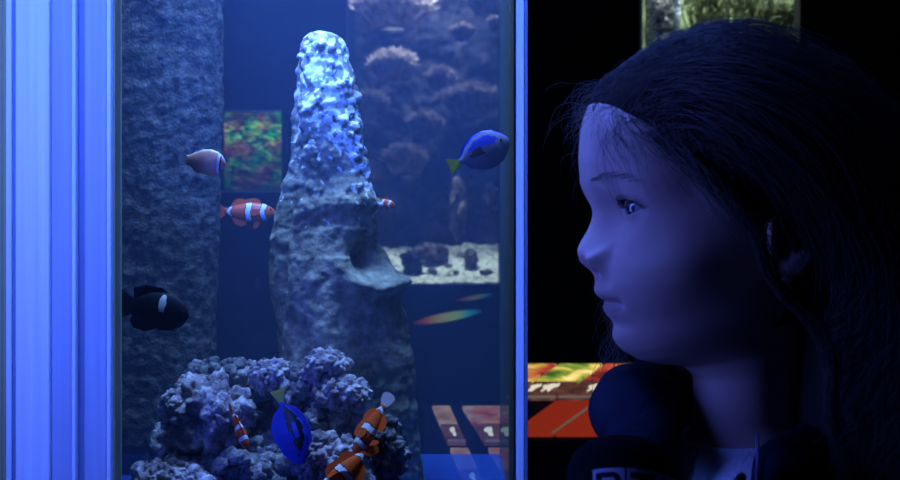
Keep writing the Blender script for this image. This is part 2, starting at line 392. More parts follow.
M_backC = rock_mat('mossy_backdrop', (.012, .016, .010), (.04, .05, .025), (.10, .12, .06), 9)
tB, cB = coral_tank('coral_aquarium', B0, B1, .40, M_backB, 'coral aquarium set in the far wall, seen through the big tank, with white sand')
tC, cC = coral_tank('reef_aquarium', C0, C1, .34, M_backC, 'dim greenish reef aquarium in the far wall above the head of the girl')

# sand bank in the coral tank
def sand():
    nx, ny = 90, 50; V = []; F = []
    for j in range(ny+1):
        for i in range(nx+1):
            x = B0.x - .045 + (B1.x - B0.x + .09)*i/nx; y = YB+.07 + .30*j/ny
            z = B0.z + .004 + .115*(j/ny)**.9 + .006*noise.fractal(Vector((x*14, y*14, 0)), 1, 2, 4)
            V.append((x, y, z))
    for j in range(ny):
        for i in range(nx): F.append((j*(nx+1)+i, j*(nx+1)+i+1, (j+1)*(nx+1)+i+1, (j+1)*(nx+1)+i))
    m, nt, b, out = nodes('coarse_coral_sand'); tc = nt.nodes.new('ShaderNodeTexCoord')
    n = nt.nodes.new('ShaderNodeTexVoronoi'); n.inputs['Scale'].default_value = 95; nt.links.new(tc.outputs['Object'], n.inputs['Vector'])
    n2 = nt.nodes.new('ShaderNodeTexNoise'); n2.inputs['Scale'].default_value = 60; n2.inputs['Detail'].default_value = 5; nt.links.new(tc.outputs['Object'], n2.inputs['Vector'])
    mlt = nt.nodes.new('ShaderNodeMath'); mlt.operation = 'MULTIPLY'; nt.links.new(n.outputs['Distance'], mlt.inputs[0]); mlt.inputs[1].default_value = .5
    ad = nt.nodes.new('ShaderNodeMath'); nt.links.new(mlt.outputs[0], ad.inputs[0]); nt.links.new(n2.outputs['Fac'], ad.inputs[1])
    c = ramp(nt, ad.outputs[0], [(.50, (.13, .12, .09)), (.62, (.46, .44, .34)), (.85, (.85, .82, .66))]); nt.links.new(c, b.inputs['Base Color'])
    b.inputs['Roughness'].default_value = .9
    bp = nt.nodes.new('ShaderNodeBump'); bp.inputs['Strength'].default_value = 1; bp.inputs['Distance'].default_value = .004
    nt.links.new(ad.outputs[0], bp.inputs['Height']); nt.links.new(bp.outputs['Normal'], b.inputs['Normal'])
    V2 = V + [(x, y, B0.z-.001) for x, y, z in V]; o = (nx+1)*(ny+1)
    F2 = F + [tuple(i+o for i in f[::-1]) for f in F]
    ed = [i for i in range(nx+1)] + [j*(nx+1)+nx for j in range(1, ny+1)] + [ny*(nx+1)+i for i in range(nx-1, -1, -1)] + [j*(nx+1) for j in range(ny-1, 0, -1)]
    for a, b3 in zip(ed, ed[1:]+ed[:1]): F2.append((b3, a, a+o, b3+o))
    props(mesh('sand_bank', V2, F2, m, smooth=False), 'white coarse sand bank on the bottom of the far coral aquarium', 'sand', kind='stuff')
sand()
M_brown = rock_mat('brown_coral_rock', (.05, .035, .03), (.14, .10, .09), (.28, .22, .19), 22, .8)
M_coral1 = rock_mat('mauve_branching_coral', (.14, .09, .09), (.38, .27, .26), (.66, .54, .48), 25, .5)
M_coral2 = rock_mat('dull_mauve_coral', (.07, .045, .05), (.17, .12, .13), (.30, .22, .22), 25, .5)
M_coral3 = rock_mat('ochre_green_coral', (.06, .06, .03), (.22, .24, .15), (.52, .56, .42), 20, .6)
def coral(px, py, w, h, Y, seed, m, label, n=200, group=None, arch=.5):
    """a clump of short forked branches spreading from a root on the rock"""
    rr = random.Random(seed); s = Y/1250; W = w*s/2; H = h*s
    bm = bmesh.new()
    for i in range(n):
        u = rr.uniform(-1, 1); d = rr.uniform(-1, 1)*.6
        bx = Vector((u*W*.5, .03+d*W*.2, -H*.5*(.4+.6*u*u*arch)))
        tip = Vector((u*W*rr.uniform(.85, 1.05), d*W*.5 - .02, H*.5*(1 - arch*u*u*1.4)*rr.uniform(.6, 1.1)))
        mid = (bx+tip)/2 + Vector((rr.uniform(-1, 1), rr.uniform(-1, 1), rr.uniform(-.2, 1)))*H*.14
        r = .0026*rr.uniform(.7, 1.2)
        tube(bm, [bx, mid, tip], [r*1.5, r*1.2, r*.5], 6)
        for k in range(3):
            t2 = tip + Vector((rr.uniform(-1, 1), rr.uniform(-1, .4), rr.uniform(-.1, 1)))*H*.25
            q = mid.lerp(tip, rr.uniform(.1, .9)); tube(bm, [q, (q+t2)/2+Vector((0, 0, .003)), t2], [r, r*.8, r*.4], 5)
    # root lump
    bmesh.ops.create_icosphere(bm, subdivisions=3, radius=1, matrix=Matrix.Translation((0, .035, -H*.35)) @ Matrix.Diagonal((W*.3, .015, H*.08, 1)))
    o = frombm('coral', bm, m, smooth=True); o.location = P(px, py, Y)
    return props(o, label, 'coral', group)
YC = YB+.27
# rock face the corals grow on
def rockface(name, px0, px1, py0, py1, Y, depth, seed, m, label, cell=.006, fn=None):
    a = P(px0, py1, Y); b = P(px1, py0, Y); nx = int((b.x-a.x)/cell); nz = int((b.z-a.z)/cell); V = []; F = []
    for j in range(nz+1):
        for i in range(nx+1):
            x = a.x+(b.x-a.x)*i/nx; z = a.z+(b.z-a.z)*j/nz; q = Vector((x*9+seed, z*9, seed))
            d = depth*(.5+.8*noise.fractal(q, .8, 2.1, 6)); d *= math.sin(math.pi*min(max(i/nx, .0), 1))**.4 * 1.0
            V.append((x, Y - max(d, -.01), z))
    o = len(V)
    for j in range(nz):
        for i in range(nx): F.append((j*(nx+1)+i, j*(nx+1)+i+1, (j+1)*(nx+1)+i+1, (j+1)*(nx+1)+i))
    V2 = V + [(x, Y+.03, z) for x, y, z in V]
    F2 = F + [tuple(i+o for i in f[::-1]) for f in F]
    ed = [i for i in range(nx+1)] + [j*(nx+1)+nx for j in range(1, nz+1)] + [nz*(nx+1)+i for i in range(nx-1, -1, -1)] + [j*(nx+1) for j in range(nz-1, 0, -1)]
    for p, q in zip(ed, ed[1:]+ed[:1]): F2.append((q, p, p+o, q+o))
    return props(mesh(name, V2, F2, m, smooth=True), label, 'rock')
M_face = rock_mat('blue_black_reef_wall', (.012, .012, .022), (.03, .028, .045), (.075, .06, .075), 14, .9)
rockface('reef_wall', 354, 506, -190, 270, YB+.37, .05, 5.5, M_face, 'dark reef wall at the back of the far coral aquarium, right half')
for t in [
 (392, 14, 84, 40, 21, M_coral1, 'wide arching mauve coral at the top of the far coral aquarium'),
 (393, 70, 46, 30, 22, M_coral1, 'compact mauve coral clump above the middle of the far aquarium'),
 (440, 82, 26, 22, 23, M_coral2, 'tiny faint coral between the two mauve clumps of the far aquarium'),
 (472, 104, 62, 30, 24, M_coral2, 'wide dull coral just above the upper blue tang'),
 (488, 6, 44, 22, 25, M_coral2, 'dull coral in the top right corner of the far aquarium'),
 (495, 24, 16, 10, 26, M_coral1, 'very small coral just under the top right corner one'),
 (405, 165, 42, 30, 27, M_coral2, 'dull coral clump level with and left of the upper blue tang'),
 (372, 108, 30, 26, 28, M_coral2, 'faint coral clump beside the right flank of the spire tip'),
 (462, 34, 22, 14, 29, M_coral2, 'faint small coral high in the far aquarium left of the corner ones'),
 (425, 128, 34, 24, 30, M_coral2, 'faint coral clump left of the yellow tail of the upper tang')]:
    coral(t[0], t[1], t[2], t[3], YC, t[4], t[5], t[6])
for px, py, Y, size, seed, lab in [
 (458, 208, YB+.24, (.030, .03, .10), 41, 'upright brown rock below the upper blue tang in the far aquarium'),
 (432, 252, YB+.20, (.055, .04, .035), 42, 'broad brown rock half buried in the far white sand'),
 (412, 262, YB+.13, (.035, .03, .040), 43, 'dark rock at the left end of the far white sand'),
 (471, 258, YB+.16, (.022, .02, .030), 44, 'small pointed brown rock on the far white sand'),
 (492, 200, YB+.27, (.03, .03, .06), 45, 'dim brown rock at the right side of the far aquarium')]:
    live_rock(P(px, py, Y), size, seed, M_brown if seed not in (43, 45) else M_face, lab, sub=5, amp=.6, knob=.7)
for px, py, r, wh in [(432, 271, .010, 'brown stone at the front middle of the far white sand'), (449, 266, .008, 'smaller brown stone right of the middle of the far white sand'), (423, 262, .008, 'little brown stone beside the dark rock on the far sand'),
    (440, 246, .009, 'brown stone at the crest of the far white sand bank'), (456, 272, .007, 'tiniest brown stone near the front of the far sand'), (486, 272, .012, 'flat brown stone at the right corner of the far white sand')]:
    live_rock(P(px, py, YB+.12), (r*1.5, r, r*.8), px, M_brown, wh, sub=4, amp=.5, group='stones on the far sand', name='stone', cat='stone')

# ------------------------------------------------------------------ reef tank above the girl: bubble column strip, branching corals
M_bub = rock_mat('speckled_white_blue_crust', (.02, .025, .04), (.16, .19, .30), (.95, .97, 1.0), 190, 1, .56)
lofted = lofted_rock('speckled_column', [(-150, 645, 682), (0, 645, 682), (80, 645, 680)], YB+.10, .8, 4.4, M_bub, 'speckled blue-white encrusted column at the left side of the reef aquarium', cols=70, s1=30)
e = cC(boxo('frame_edge', (C0.x-.003, YB-.004, C0.z), (C0.x+.004, YB+.02, C1.z), M_metal)); e['label'] = 'thin pale left window edge'
for i, t in enumerate([(712, 22, 70, 74, 'branching ochre coral left of centre in the reef aquarium above the girl'),
    (752, 10, 64, 84, 'largest branching ochre coral in the middle of the reef aquarium above the girl'), (786, 36, 46, 60, 'branching ochre coral at the right end of the reef aquarium above the girl')]):
    coral(t[0], t[1], t[2], t[3], YB+.17+.03*i, 60+i, M_coral3, t[4], n=55, arch=.25)

# ------------------------------------------------------------------ wall display (green and red picture)
def screen_mat():
    m, nt, b, out = nodes('lit_reef_picture'); nt.nodes.remove(b); tc = nt.nodes.new('ShaderNodeTexCoord')
    mp = nt.nodes.new('ShaderNodeMapping'); mp.inputs['Scale'].default_value = (38, 38, 75); nt.links.new(tc.outputs['Object'], mp.inputs[0])
    n = nt.nodes.new('ShaderNodeTexNoise'); n.inputs['Scale'].default_value = 1; n.inputs['Detail'].default_value = 6; n.inputs['Distortion'].default_value = .8; nt.links.new(mp.outputs[0], n.inputs['Vector'])
    n2 = nt.nodes.new('ShaderNodeTexNoise'); n2.inputs['Scale'].default_value = 22; n2.inputs['Detail'].default_value = 3; nt.links.new(tc.outputs['Object'], n2.inputs['Vector'])
    c = ramp(nt, n2.outputs['Fac'], [(.35, (.55, .14, .10)), (.5, (.30, .42, .03)), (.66, (.02, .75, .10))])
    k = ramp(nt, n.outputs['Fac'], [(.40, (.04, .04, .04)), (.55, (.35, .35, .35)), (.70, (1, 1, 1))])
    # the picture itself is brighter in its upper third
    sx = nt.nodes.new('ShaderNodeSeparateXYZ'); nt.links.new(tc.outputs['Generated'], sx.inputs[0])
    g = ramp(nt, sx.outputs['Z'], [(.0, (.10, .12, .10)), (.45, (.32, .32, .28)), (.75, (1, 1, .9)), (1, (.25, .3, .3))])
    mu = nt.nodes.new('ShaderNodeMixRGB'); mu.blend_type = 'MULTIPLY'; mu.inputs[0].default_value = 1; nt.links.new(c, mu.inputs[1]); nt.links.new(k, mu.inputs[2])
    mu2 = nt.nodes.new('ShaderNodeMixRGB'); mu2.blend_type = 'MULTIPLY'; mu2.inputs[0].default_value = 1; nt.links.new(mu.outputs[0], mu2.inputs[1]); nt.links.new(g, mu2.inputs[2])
    e = nt.nodes.new('ShaderNodeEmission'); nt.links.new(mu2.outputs[0], e.inputs[0]); e.inputs[1].default_value = 1.8
    nt.links.new(e.outputs[0], out.inputs['Surface']); return m
s0 = P(224, 190, 3.46); s1 = P(281, 112, 3.46)
d = empty('wall_display', ((s0.x+s1.x)/2, YB, s0.z), 'lit green and red picture display on the far wall, seen left of the spire', 'display')
inv = Matrix.Translation((-(s0.x+s1.x)/2, -YB, -s0.z))
for o in (boxo('screen', (s0.x, 3.462, s0.z), (s1.x, 3.468, s1.z), screen_mat()), boxo('casing', (s0.x-.01, 3.468, s0.z-.012), (s1.x+.01, YB-.0005, s1.z+.012), M_dark),
          boxo('frame_rail', (s0.x-.004, 3.452, s0.z-.006), (s1.x-.001, 3.468, s0.z-.002), M_metal), boxo('frame_rail', (s0.x-.001, 3.452, s1.z+.001), (s1.x, 3.468, s1.z+.004), M_metal)):
    o.parent = d; o.matrix_parent_inverse = inv

# glowing meshes standing in for refracted rainbow streaks under the coral tank window
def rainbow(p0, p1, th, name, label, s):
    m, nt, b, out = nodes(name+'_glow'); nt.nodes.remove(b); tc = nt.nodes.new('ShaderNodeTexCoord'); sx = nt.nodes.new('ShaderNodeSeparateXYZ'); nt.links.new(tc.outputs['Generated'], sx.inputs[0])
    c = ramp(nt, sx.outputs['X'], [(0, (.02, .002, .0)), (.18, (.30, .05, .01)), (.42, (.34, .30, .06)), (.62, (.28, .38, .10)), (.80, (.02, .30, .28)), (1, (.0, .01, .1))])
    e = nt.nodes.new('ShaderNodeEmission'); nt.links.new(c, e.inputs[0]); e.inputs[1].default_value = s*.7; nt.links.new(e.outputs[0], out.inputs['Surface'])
    bm = bmesh.new(); n = 14; rings = []
    for i in range(n+1):
        t = i/n; p = p0.lerp(p1, t); h = th*math.sin(math.pi*(.04+.92*t))**.7
        rings.append([bm.verts.new(p+Vector((0, dy, dz*h))) for dy, dz in ((0, -1), (-.006, 0), (0, 1), (.004, 0))])
    for a, b2 in zip(rings, rings[1:]):
        for k in range(4): bm.faces.new((a[k], a[(k+1) % 4], b2[(k+1) % 4], b2[k]))
    bm.faces.new(rings[0][::-1]); bm.faces.new(rings[-1])
    props(frombm(name, bm, m, smooth=True), label, 'light')
rainbow(P(413, 323, 3.49), P(482, 311, 3.49), .0125, 'painted_rainbow_streak', 'longer slanting rainbow streak of light under the far coral aquarium', .8)
rainbow(P(455, 301, 3.49), P(494, 294, 3.49), .006, 'painted_rainbow_streak', 'shorter faint reddish rainbow streak just under the far sand window', .35)

# ------------------------------------------------------------------ lit picture tables
def unproj(px, py, n, d):
    r = Vector(((px-450)/1250, 1, (240-py)/1250)); o = Vector((0, 0, 1.05)); t = (d - n.dot(o))/n.dot(r); return o + r*t
def plane3(a, b, c):
    n = (b-a).cross(c-a).normalized(); return n, n.dot(a)
M_red = emis('red_backlit_glass', (.22, .018, .008), 1.0)
def picture_mat(name, seed, cols, s, sc=17):
    m, nt, b, out = nodes(name); nt.nodes.remove(b); tc = nt.nodes.new('ShaderNodeTexCoord')
    mp = nt.nodes.new('ShaderNodeMapping'); mp.inputs['Location'].default_value = (seed, seed*2, 0); nt.links.new(tc.outputs['Object'], mp.inputs[0])
    n = nt.nodes.new('ShaderNodeTexNoise'); n.inputs['Scale'].default_value = sc; n.inputs['Detail'].default_value = 5; n.inputs['Distortion'].default_value = .6; nt.links.new(mp.outputs[0], n.inputs['Vector'])
    c = ramp(nt, n.outputs['Fac'], cols); e = nt.nodes.new('ShaderNodeEmission'); nt.links.new(c, e.inputs[0]); e.inputs[1].default_value = s
    nt.links.new(e.outputs[0], out.inputs['Surface']); return m
PIC = [picture_mat('backlit_reef_photo_%d' % i, i*3.7, c, 1.0) for i, c in enumerate([
  [(.34, (.10, .02, .02)), (.46, (.45, .05, .04)), (.56, (.60, .35, .06)), (.68, (.9, .75, .25))],
  [(.34, (.05, .10, .02)), (.48, (.25, .35, .05)), (.56, (.85, .60, .12)), (.68, (1.0, .85, .35))],
  [(.34, (.10, .02, .02)), (.46, (.55, .06, .04)), (.56, (.65, .10, .05)), (.68, (.8, .5, .2))]])]
PICD = picture_mat('backlit_dark_picture', 5.5, [(.3, (.035, .012, .012)), (.6, (.12, .045, .035)), (.75, (.20, .10, .08))], 1.0, 40)
M_white = emis('white_animal_figure', (.75, .70, .55), 1.0)
PICB = [picture_mat('backlit_water_dimmed_photo_%d' % i, i*2.7+1, c, 1.0, 30) for i, c in enumerate([  # colours already dimmed, as if seen through tinted water
  [(.3, (.16, .07, .04)), (.5, (.30, .17, .11)), (.7, (.36, .26, .18))], [(.3, (.16, .07, .04)), (.5, (.30, .17, .11)), (.7, (.36, .26, .18))], [(.36, (.10, .03, .03)), (.48, (.34, .06, .05)), (.56, (.22, .12, .10)), (.7, (.30, .26, .22))]])]
M_gold = mat('self_lit_brass_trim', (.75, .6, .35), .35, .5, metal=.5, emit=(.5, .4, .22), estr=.16)  # brass with a lit sheen put in by weak emission
def cell(name, q, m, parent, lift=.0, th=.006, n=None):
    top = [v + n*lift for v in q]; bot = [v - n*(th-lift) for v in q]
    V = top+bot; F = [(0, 1, 2, 3), (7, 6, 5, 4)] + [(i, i+4, (i+1) % 4+4, (i+1) % 4) for i in range(4)]
    return mesh(name, V, F, m, parent)
def quadlerp(q, u, v): return q[0].lerp(q[1], u).lerp(q[3].lerp(q[2], u), v)
ANIMAL = [(-.50, .05), (-.42, .16), (-.30, .12), (-.2, .2), (.05, .24), (.25, .20), (.38, .28), (.50, .18), (.46, .08), (.36, .06), (.30, -.04), (.33, -.22), (.26, -.24), (.2, -.04), (-.05, -.05), (-.14, -.24), (-.21, -.22), (-.18, 0), (-.35, .02)]
def animal(parent, q, u, v, sx, sy, n):
    bm = bmesh.new(); t = []; b = []
    for x, y in ANIMAL:
        p = quadlerp(q, u + x*sx, v + y*sy); t.append(bm.verts.new(p+n*.0030)); b.append(bm.verts.new(p+n*.0005))
    bm.faces.new(t); bm.faces.new(b[::-1])
    for i in range(len(t)): bm.faces.new((t[i], b[i], b[(i+1) % len(t)], t[(i+1) % len(t)]))
    bmesh.ops.triangulate(bm, faces=bm.faces[:]); o = frombm('animal_figure', bm, M_white, parent); o['label'] = 'white animal silhouette'; return o

def light_table(name, label, Ln, rows, cols_fn, outline, anim, base_y, skip=(), pics=None, asz=1.0):
    """Ln: (normal, d) of the top; rows: list of (py_far, py_near, kind); cols_fn(py) gives the px of the column lines"""
    n, dd = Ln
    if n.z < 0: n, dd = -n, -dd
    c = unproj(*outline[0], n, dd)
    t = empty(name, (0, 0, 0), label, 'table')
    for r, (y0, y1, kind) in enumerate(rows):
        c0, c1 = cols_fn(y0), cols_fn(y1)
        for k in range(len(c0)-1):
            if k in skip or c1[k+1]-c1[k] < 4 or c0[k+1]-c0[k] < 4: continue
            g = 1.6
            q = [unproj(c1[k]+g, y1-.6, n, dd), unproj(c1[k+1]-g, y1-.6, n, dd), unproj(c0[k+1]-g, y0+.6, n, dd), unproj(c0[k]+g, y0+.6, n, dd)]
            if kind == 'red':
                cell('red_panel', q, M_red, t, n=n)
                bm = bmesh.new(); tube(bm, [q[1]+n*.001, q[2]+n*.001], .0020, 6); frombm('trim_rail', bm, M_gold, t)
            else:
                m = 0.45
                qa = [q[0], q[1], q[1].lerp(q[2], m), q[0].lerp(q[3], m)]; qb = [q[0].lerp(q[3], m), q[1].lerp(q[2], m), q[2], q[3]]
                f = cell('dark_picture', qa, PICD, t, n=n); h = cell('photo_picture', qb, (pics or PIC)[(k+(0 if pics else r)) % 3], t, n=n)
                bm = bmesh.new(); tube(bm, [q[0]+n*.001, q[1]+n*.001], .0022, 6); frombm('trim_rail', bm, M_gold, t)
                if anim and pics:
                    for uu in ((.5,) if k == 0 else (.22, .60)): animal(t, qa, uu, .5, .30 if k == 0 else .20, .9, n)
                elif anim:
                    animal(t, qa, .55, .55, .34*asz, .95*asz, n)
                    if k % 2: animal(t, qa, .2, .55, .20, .8, n)
    # plate and body
    q = [unproj(px, py, n, dd) for px, py in outline]
    cell('table_plate', q, M_dark, t, lift=-.0065, th=.03, n=n)
    lo = [Vector((v.x, v.y, 0)) for v in q]; cen = sum(lo, Vector())/4
    lo = [cen + (v-cen)*.9 for v in lo]; up = [cen.lerp(cen, 0) + (v-cen) + Vector((0, 0, w.z-.0366)) for v, w in zip(lo, q)]
    V = lo+up; F = [(3, 2, 1, 0), (4, 5, 6, 7)] + [(i, (i+1) % 4, (i+1) % 4+4, i+4) for i in range(4)]
    mesh('cabinet_base', V, F, M_dark, t)
    return t
def mk_plane(py0, Y0, py1, Y1, px=500):
    return plane3(P(px, py0, Y0), P(px+90, py0, Y0), P(px, py1, Y1))
# right-hand table: column lines slant up to the right
def colsA(py):
    base = {362: 0}
    return [max(505, 561-(py-395)*1.35 + k*46) for k in (-2, -1, 0, 1, 2, 3, 4)]
light_table('picture_table', 'red-fronted lit picture table behind the girl, right of the aquarium edge', mk_plane(436, 2.0, 362, 2.45),
            [(363, 398, 'pic'), (400, 434, 'red')], colsA, [(503, 437), (760, 437), (760, 361), (503, 361)], True, 0)
def colsB(py):  # second table added in place of the refracted image of the first
    return [446+(py-441)*.42, 467+(py-441)*.44, 483+(py-441)*.62, 524]
light_table('picture_table', 'added lit picture table as refracted view through the aquarium at lower right', mk_plane(445, 1.72, 404, 1.98),
            [(405, 442, 'pic'), (447, 490, 'pic')], colsB, [(424, 494), (525, 494), (525, 403), (424, 403)], True, 0, skip=(1,), pics=PICB, asz=.8)  # nearer row stands in for the panels mirrored in the tank floor

# ------------------------------------------------------------------ fish
def fish_paint(name, col, rough=.35, spec=.5, amt=.12):
    return mat(name, col, rough, spec, noise_amt=amt, nscale=120)
F_or = fish_paint('orange_fish_skin', (.85, .12, .02)); F_wh = fish_paint('white_fish_skin', (.92, .93, .95)); F_bk = fish_paint('black_fish_skin', (.012, .012, .015))
F_pk = fish_paint('pink_fish_skin', (.85, .42, .30)); F_bl = fish_paint('royal_blue_fish_skin', (.03, .10, .95)); F_ye = fish_paint('yellow_fish_fin', (1.0, 1.0, .12))
F_gb = fish_paint('grey_blue_fish_skin', (.34, .34, .62)); F_dn = fish_paint('velvet_black_fish_skin', (.010, .012, .02), .6, .2); F_lb = fish_paint('bright_blue_fin_rim', (.06, .10, 1.0))
F_eye = mat('fish_eye', (.01, .01, .01), .1, .8)
def fin(name, pts, th, m, parent, y=0, rim=None):
    """pts: outline (x, z) in body space; a fin with thickness, rounded slightly"""
    bm = bmesh.new(); a = [bm.verts.new((x, y+th, z)) for x, z in pts]; b = [bm.verts.new((x, y-th, z)) for x, z in pts]
    bm.faces.new(a); bm.faces.new(b[::-1])
    for i in range(len(a)): bm.faces.new((a[i], b[i], b[(i+1) % len(a)], a[(i+1) % len(a)]))
    bmesh.ops.triangulate(bm, faces=bm.faces[:]); return frombm(name, bm, m, parent)
def fish(name, label, cat, group, pos, length, direction, roll, hk, wk, mats, paint, fins, eye=(.40, .06, .022)):
    """hk/wk: (u, half height / half width) along the body, u from -.5 tail root .. .5 snout"""
    e = empty(name, pos, label, cat, group)
    x = Vector(direction).normalized(); up = Vector((0, -math.sin(roll), math.cos(roll)))
    y = up.cross(x).normalized(); z = x.cross(y)
    e.matrix_world = Matrix.Translation(pos) @ Matrix((x, y, z)).transposed().to_4x4() @ Matrix.Scale(length, 4)
    M = 64; K = 40; V = []; F = []; mi = []
    us = [-.5 + i/M for i in range(M+1)]
    for u in us:
        h = float(np.interp(u, [p[0] for p in hk], [p[1] for p in hk])); c = float(np.interp(u, [p[0] for p in hk], [(p[2] if len(p) > 2 else 0) for p in hk])); wd = float(np.interp(u, [p[0] for p in wk], [p[1] for p in wk]))
        for k in range(K):
            a = 2*math.pi*k/K; V.append((u, wd*math.cos(a)*abs(math.cos(a))**.15, c + h*math.sin(a)))
    for i in range(M):
        for k in range(K):
            F.append((i*K+k, i*K+(k+1) % K, (i+1)*K+(k+1) % K, (i+1)*K+k))
            a = 2*math.pi*(k+.5)/K; mi.append(paint((us[i]+us[i+1])/2, math.sin(a)))
    F.append(tuple(range(K))[::-1]); F.append(tuple(M*K+k for k in range(K))); mi += [paint(-.5, 0), paint(.5, 0)]
    mesh('body', V, F, mats, e, smooth=True, mi=mi)
    for nm, pts, m, yy in fins: fin(nm, pts, .006, m, e, yy)
    for s in (-1, 1):
        bm = bmesh.new(); bmesh.ops.create_uvsphere(bm, u_segments=14, v_segments=10, radius=eye[2]); o = frombm('eye', bm, F_eye, e, smooth=True); wd = float(np.interp(eye[0], [p[0] for p in wk], [p[1] for p in wk])); o.location = (eye[0], s*wd*.86, eye[1])
    return e
CH = [(-.5, .075), (-.42, .085), (-.3, .13), (-.1, .19), (.1, .205), (.28, .18), (.40, .125), (.47, .065), (.5, .012)]
CW = [(-.5, .02), (-.3, .06), (0, .10), (.25, .105), (.42, .07), (.5, .01)]
def clown_paint(u, v):
    uu = u + .025*math.cos(v*3)
    for c, h in ((.26, .045), (-.05, .050), (-.40, .030)):
        k = uu - c - (.03*(1-v*v) if c == -.05 else 0)
        if abs(k) < h: return 1
        if abs(k) < h + .018: return 2
    return 0
def finpts(kind):
    return {'tail': [(-.47, .07), (-.56, .13), (-.66, .15), (-.71, .08), (-.72, 0), (-.71, -.08), (-.66, -.15), (-.56, -.13), (-.47, -.07)],
      'dorsal': [(.22, .17), (.18, .25), (.08, .28), (-.02, .26), (-.10, .24), (-.18, .27), (-.28, .25), (-.36, .15), (-.38, .09), (-.1, .17), (.1, .19)],
      'anal': [(-.05, -.18), (-.08, -.26), (-.18, -.29), (-.28, -.25), (-.34, -.15), (-.36, -.09), (-.15, -.15)],
      'pelvic': [(.22, -.17), (.16, -.30), (.08, -.34), (.06, -.28), (.10, -.19)],
      'pectoral': [(.19, .0), (.12, .045), (.04, .05), (.0, .0), (.01, -.05), (.07, -.08), (.16, -.05)]}[kind]
def clown_fins(m=None):
    m = m or F_or
    return [('tail_fin', finpts('tail'), m, 0), ('dorsal_fin', finpts('dorsal'), m, 0), ('anal_fin', finpts('anal'), m, 0), ('pelvic_fin', finpts('pelvic'), m, 0),
            ('pectoral_fin', finpts('pectoral'), m, .115), ('pectoral_fin', finpts('pectoral'), m, -.115)]
def clown(label, pos, length, d, roll=0, sy=1, tail=None):
    return fish('clownfish', label, 'fish', 'banded orange clownfish in the big tank', pos, length, d, roll, [(u, h*sy) for u, h in CH], CW, [F_or, F_wh, F_bk], clown_paint, [(a, p, (tail if tail and a == 'tail_fin' else m_), y) for a, p, m_, y in clown_fins()])
clown('orange clownfish with three white bands swimming behind the left edge of the spire', P(250, 212, 1.235), .050, (1, .15, -.02), sy=.92)
clown('clownfish with its tail up at the right of the reef, upper of the steep pair', P(369, 430, 1.02), .048, (-.52, -.10, -.86), -.5, sy=.82, tail=fish_paint('pale_fish_fin', (.55, .45, .50)))
clown('lowest clownfish, nosing down at the bottom edge below the other steep one', P(343, 474, 1.01), .050, (-.80, -.15, -.75), -.3, sy=.85)
clown('small dark-banded clownfish in front of the big pinkish rock at lower left', P(240, 431, 1.022), .037, (.45, -.55, -.75), .5)
clown('tiny clownfish peeping past the right edge of the spire', P(384, 204, 1.16), .022, (1, -.3, -.1), 0)
# pink skunk clownfish
fish('skunk_clownfish', 'pale pink fish with a white back stripe in front of the dark rock column', 'fish', None, P(206, 162, 1.06), .036, (1, -.25, -.12), 0,
     [(u, h*1.5, 0) for u, h in CH], CW, [F_pk, F_wh, F_bk], lambda u, v: 1 if (v > .86 or abs(u-.34) < .035) else (2 if abs(u-.395) < .018 else 0),
     [('tail_fin', finpts('tail'), F_wh, 0), ('dorsal_fin', finpts('dorsal'), F_wh, 0), ('anal_fin', finpts('anal'), F_pk, 0), ('pelvic_fin', finpts('pelvic'), F_pk, 0), ('pectoral_fin', finpts('pectoral'), F_pk, .115), ('pectoral_fin', finpts('pectoral'), F_pk, -.115)])
# black damselfish
fish('damselfish', 'black fish with one white spot hanging low beside the tall blue post', 'fish', None, P(160, 311, 1.05), .052, (1, -.2, -.16), 0,
     [(-.5, .12), (-.4, .17), (-.2, .27), (.05, .31), (.25, .28), (.4, .19), (.47, .10), (.5, .02)], CW, [F_dn, F_wh], lambda u, v: 1 if ((u-.06)/.06)**2 + ((v-.42)/.5)**2 < 1 else 0,
     [('tail_fin', [(-.46, .12), (-.6, .19), (-.74, .27), (-.78, .15), (-.78, -.15), (-.74, -.25), (-.6, -.19), (-.46, -.12)], F_dn, 0), ('dorsal_fin', [(.15, .28), (.0, .37), (-.3, .38), (-.5, .30), (-.48, .12), (-.1, .25)], F_dn, 0),
      ('anal_fin', [(.0, -.28), (-.2, -.37), (-.42, -.34), (-.5, -.22), (-.46, -.12), (-.2, -.22)], F_dn, 0), ('pectoral_fin', [(x+.04, z-.10) for x, z in finpts('pectoral')], F_dn, .11), ('pectoral_fin', [(x+.04, z-.10) for x, z in finpts('pectoral')], F_dn, -.11)])
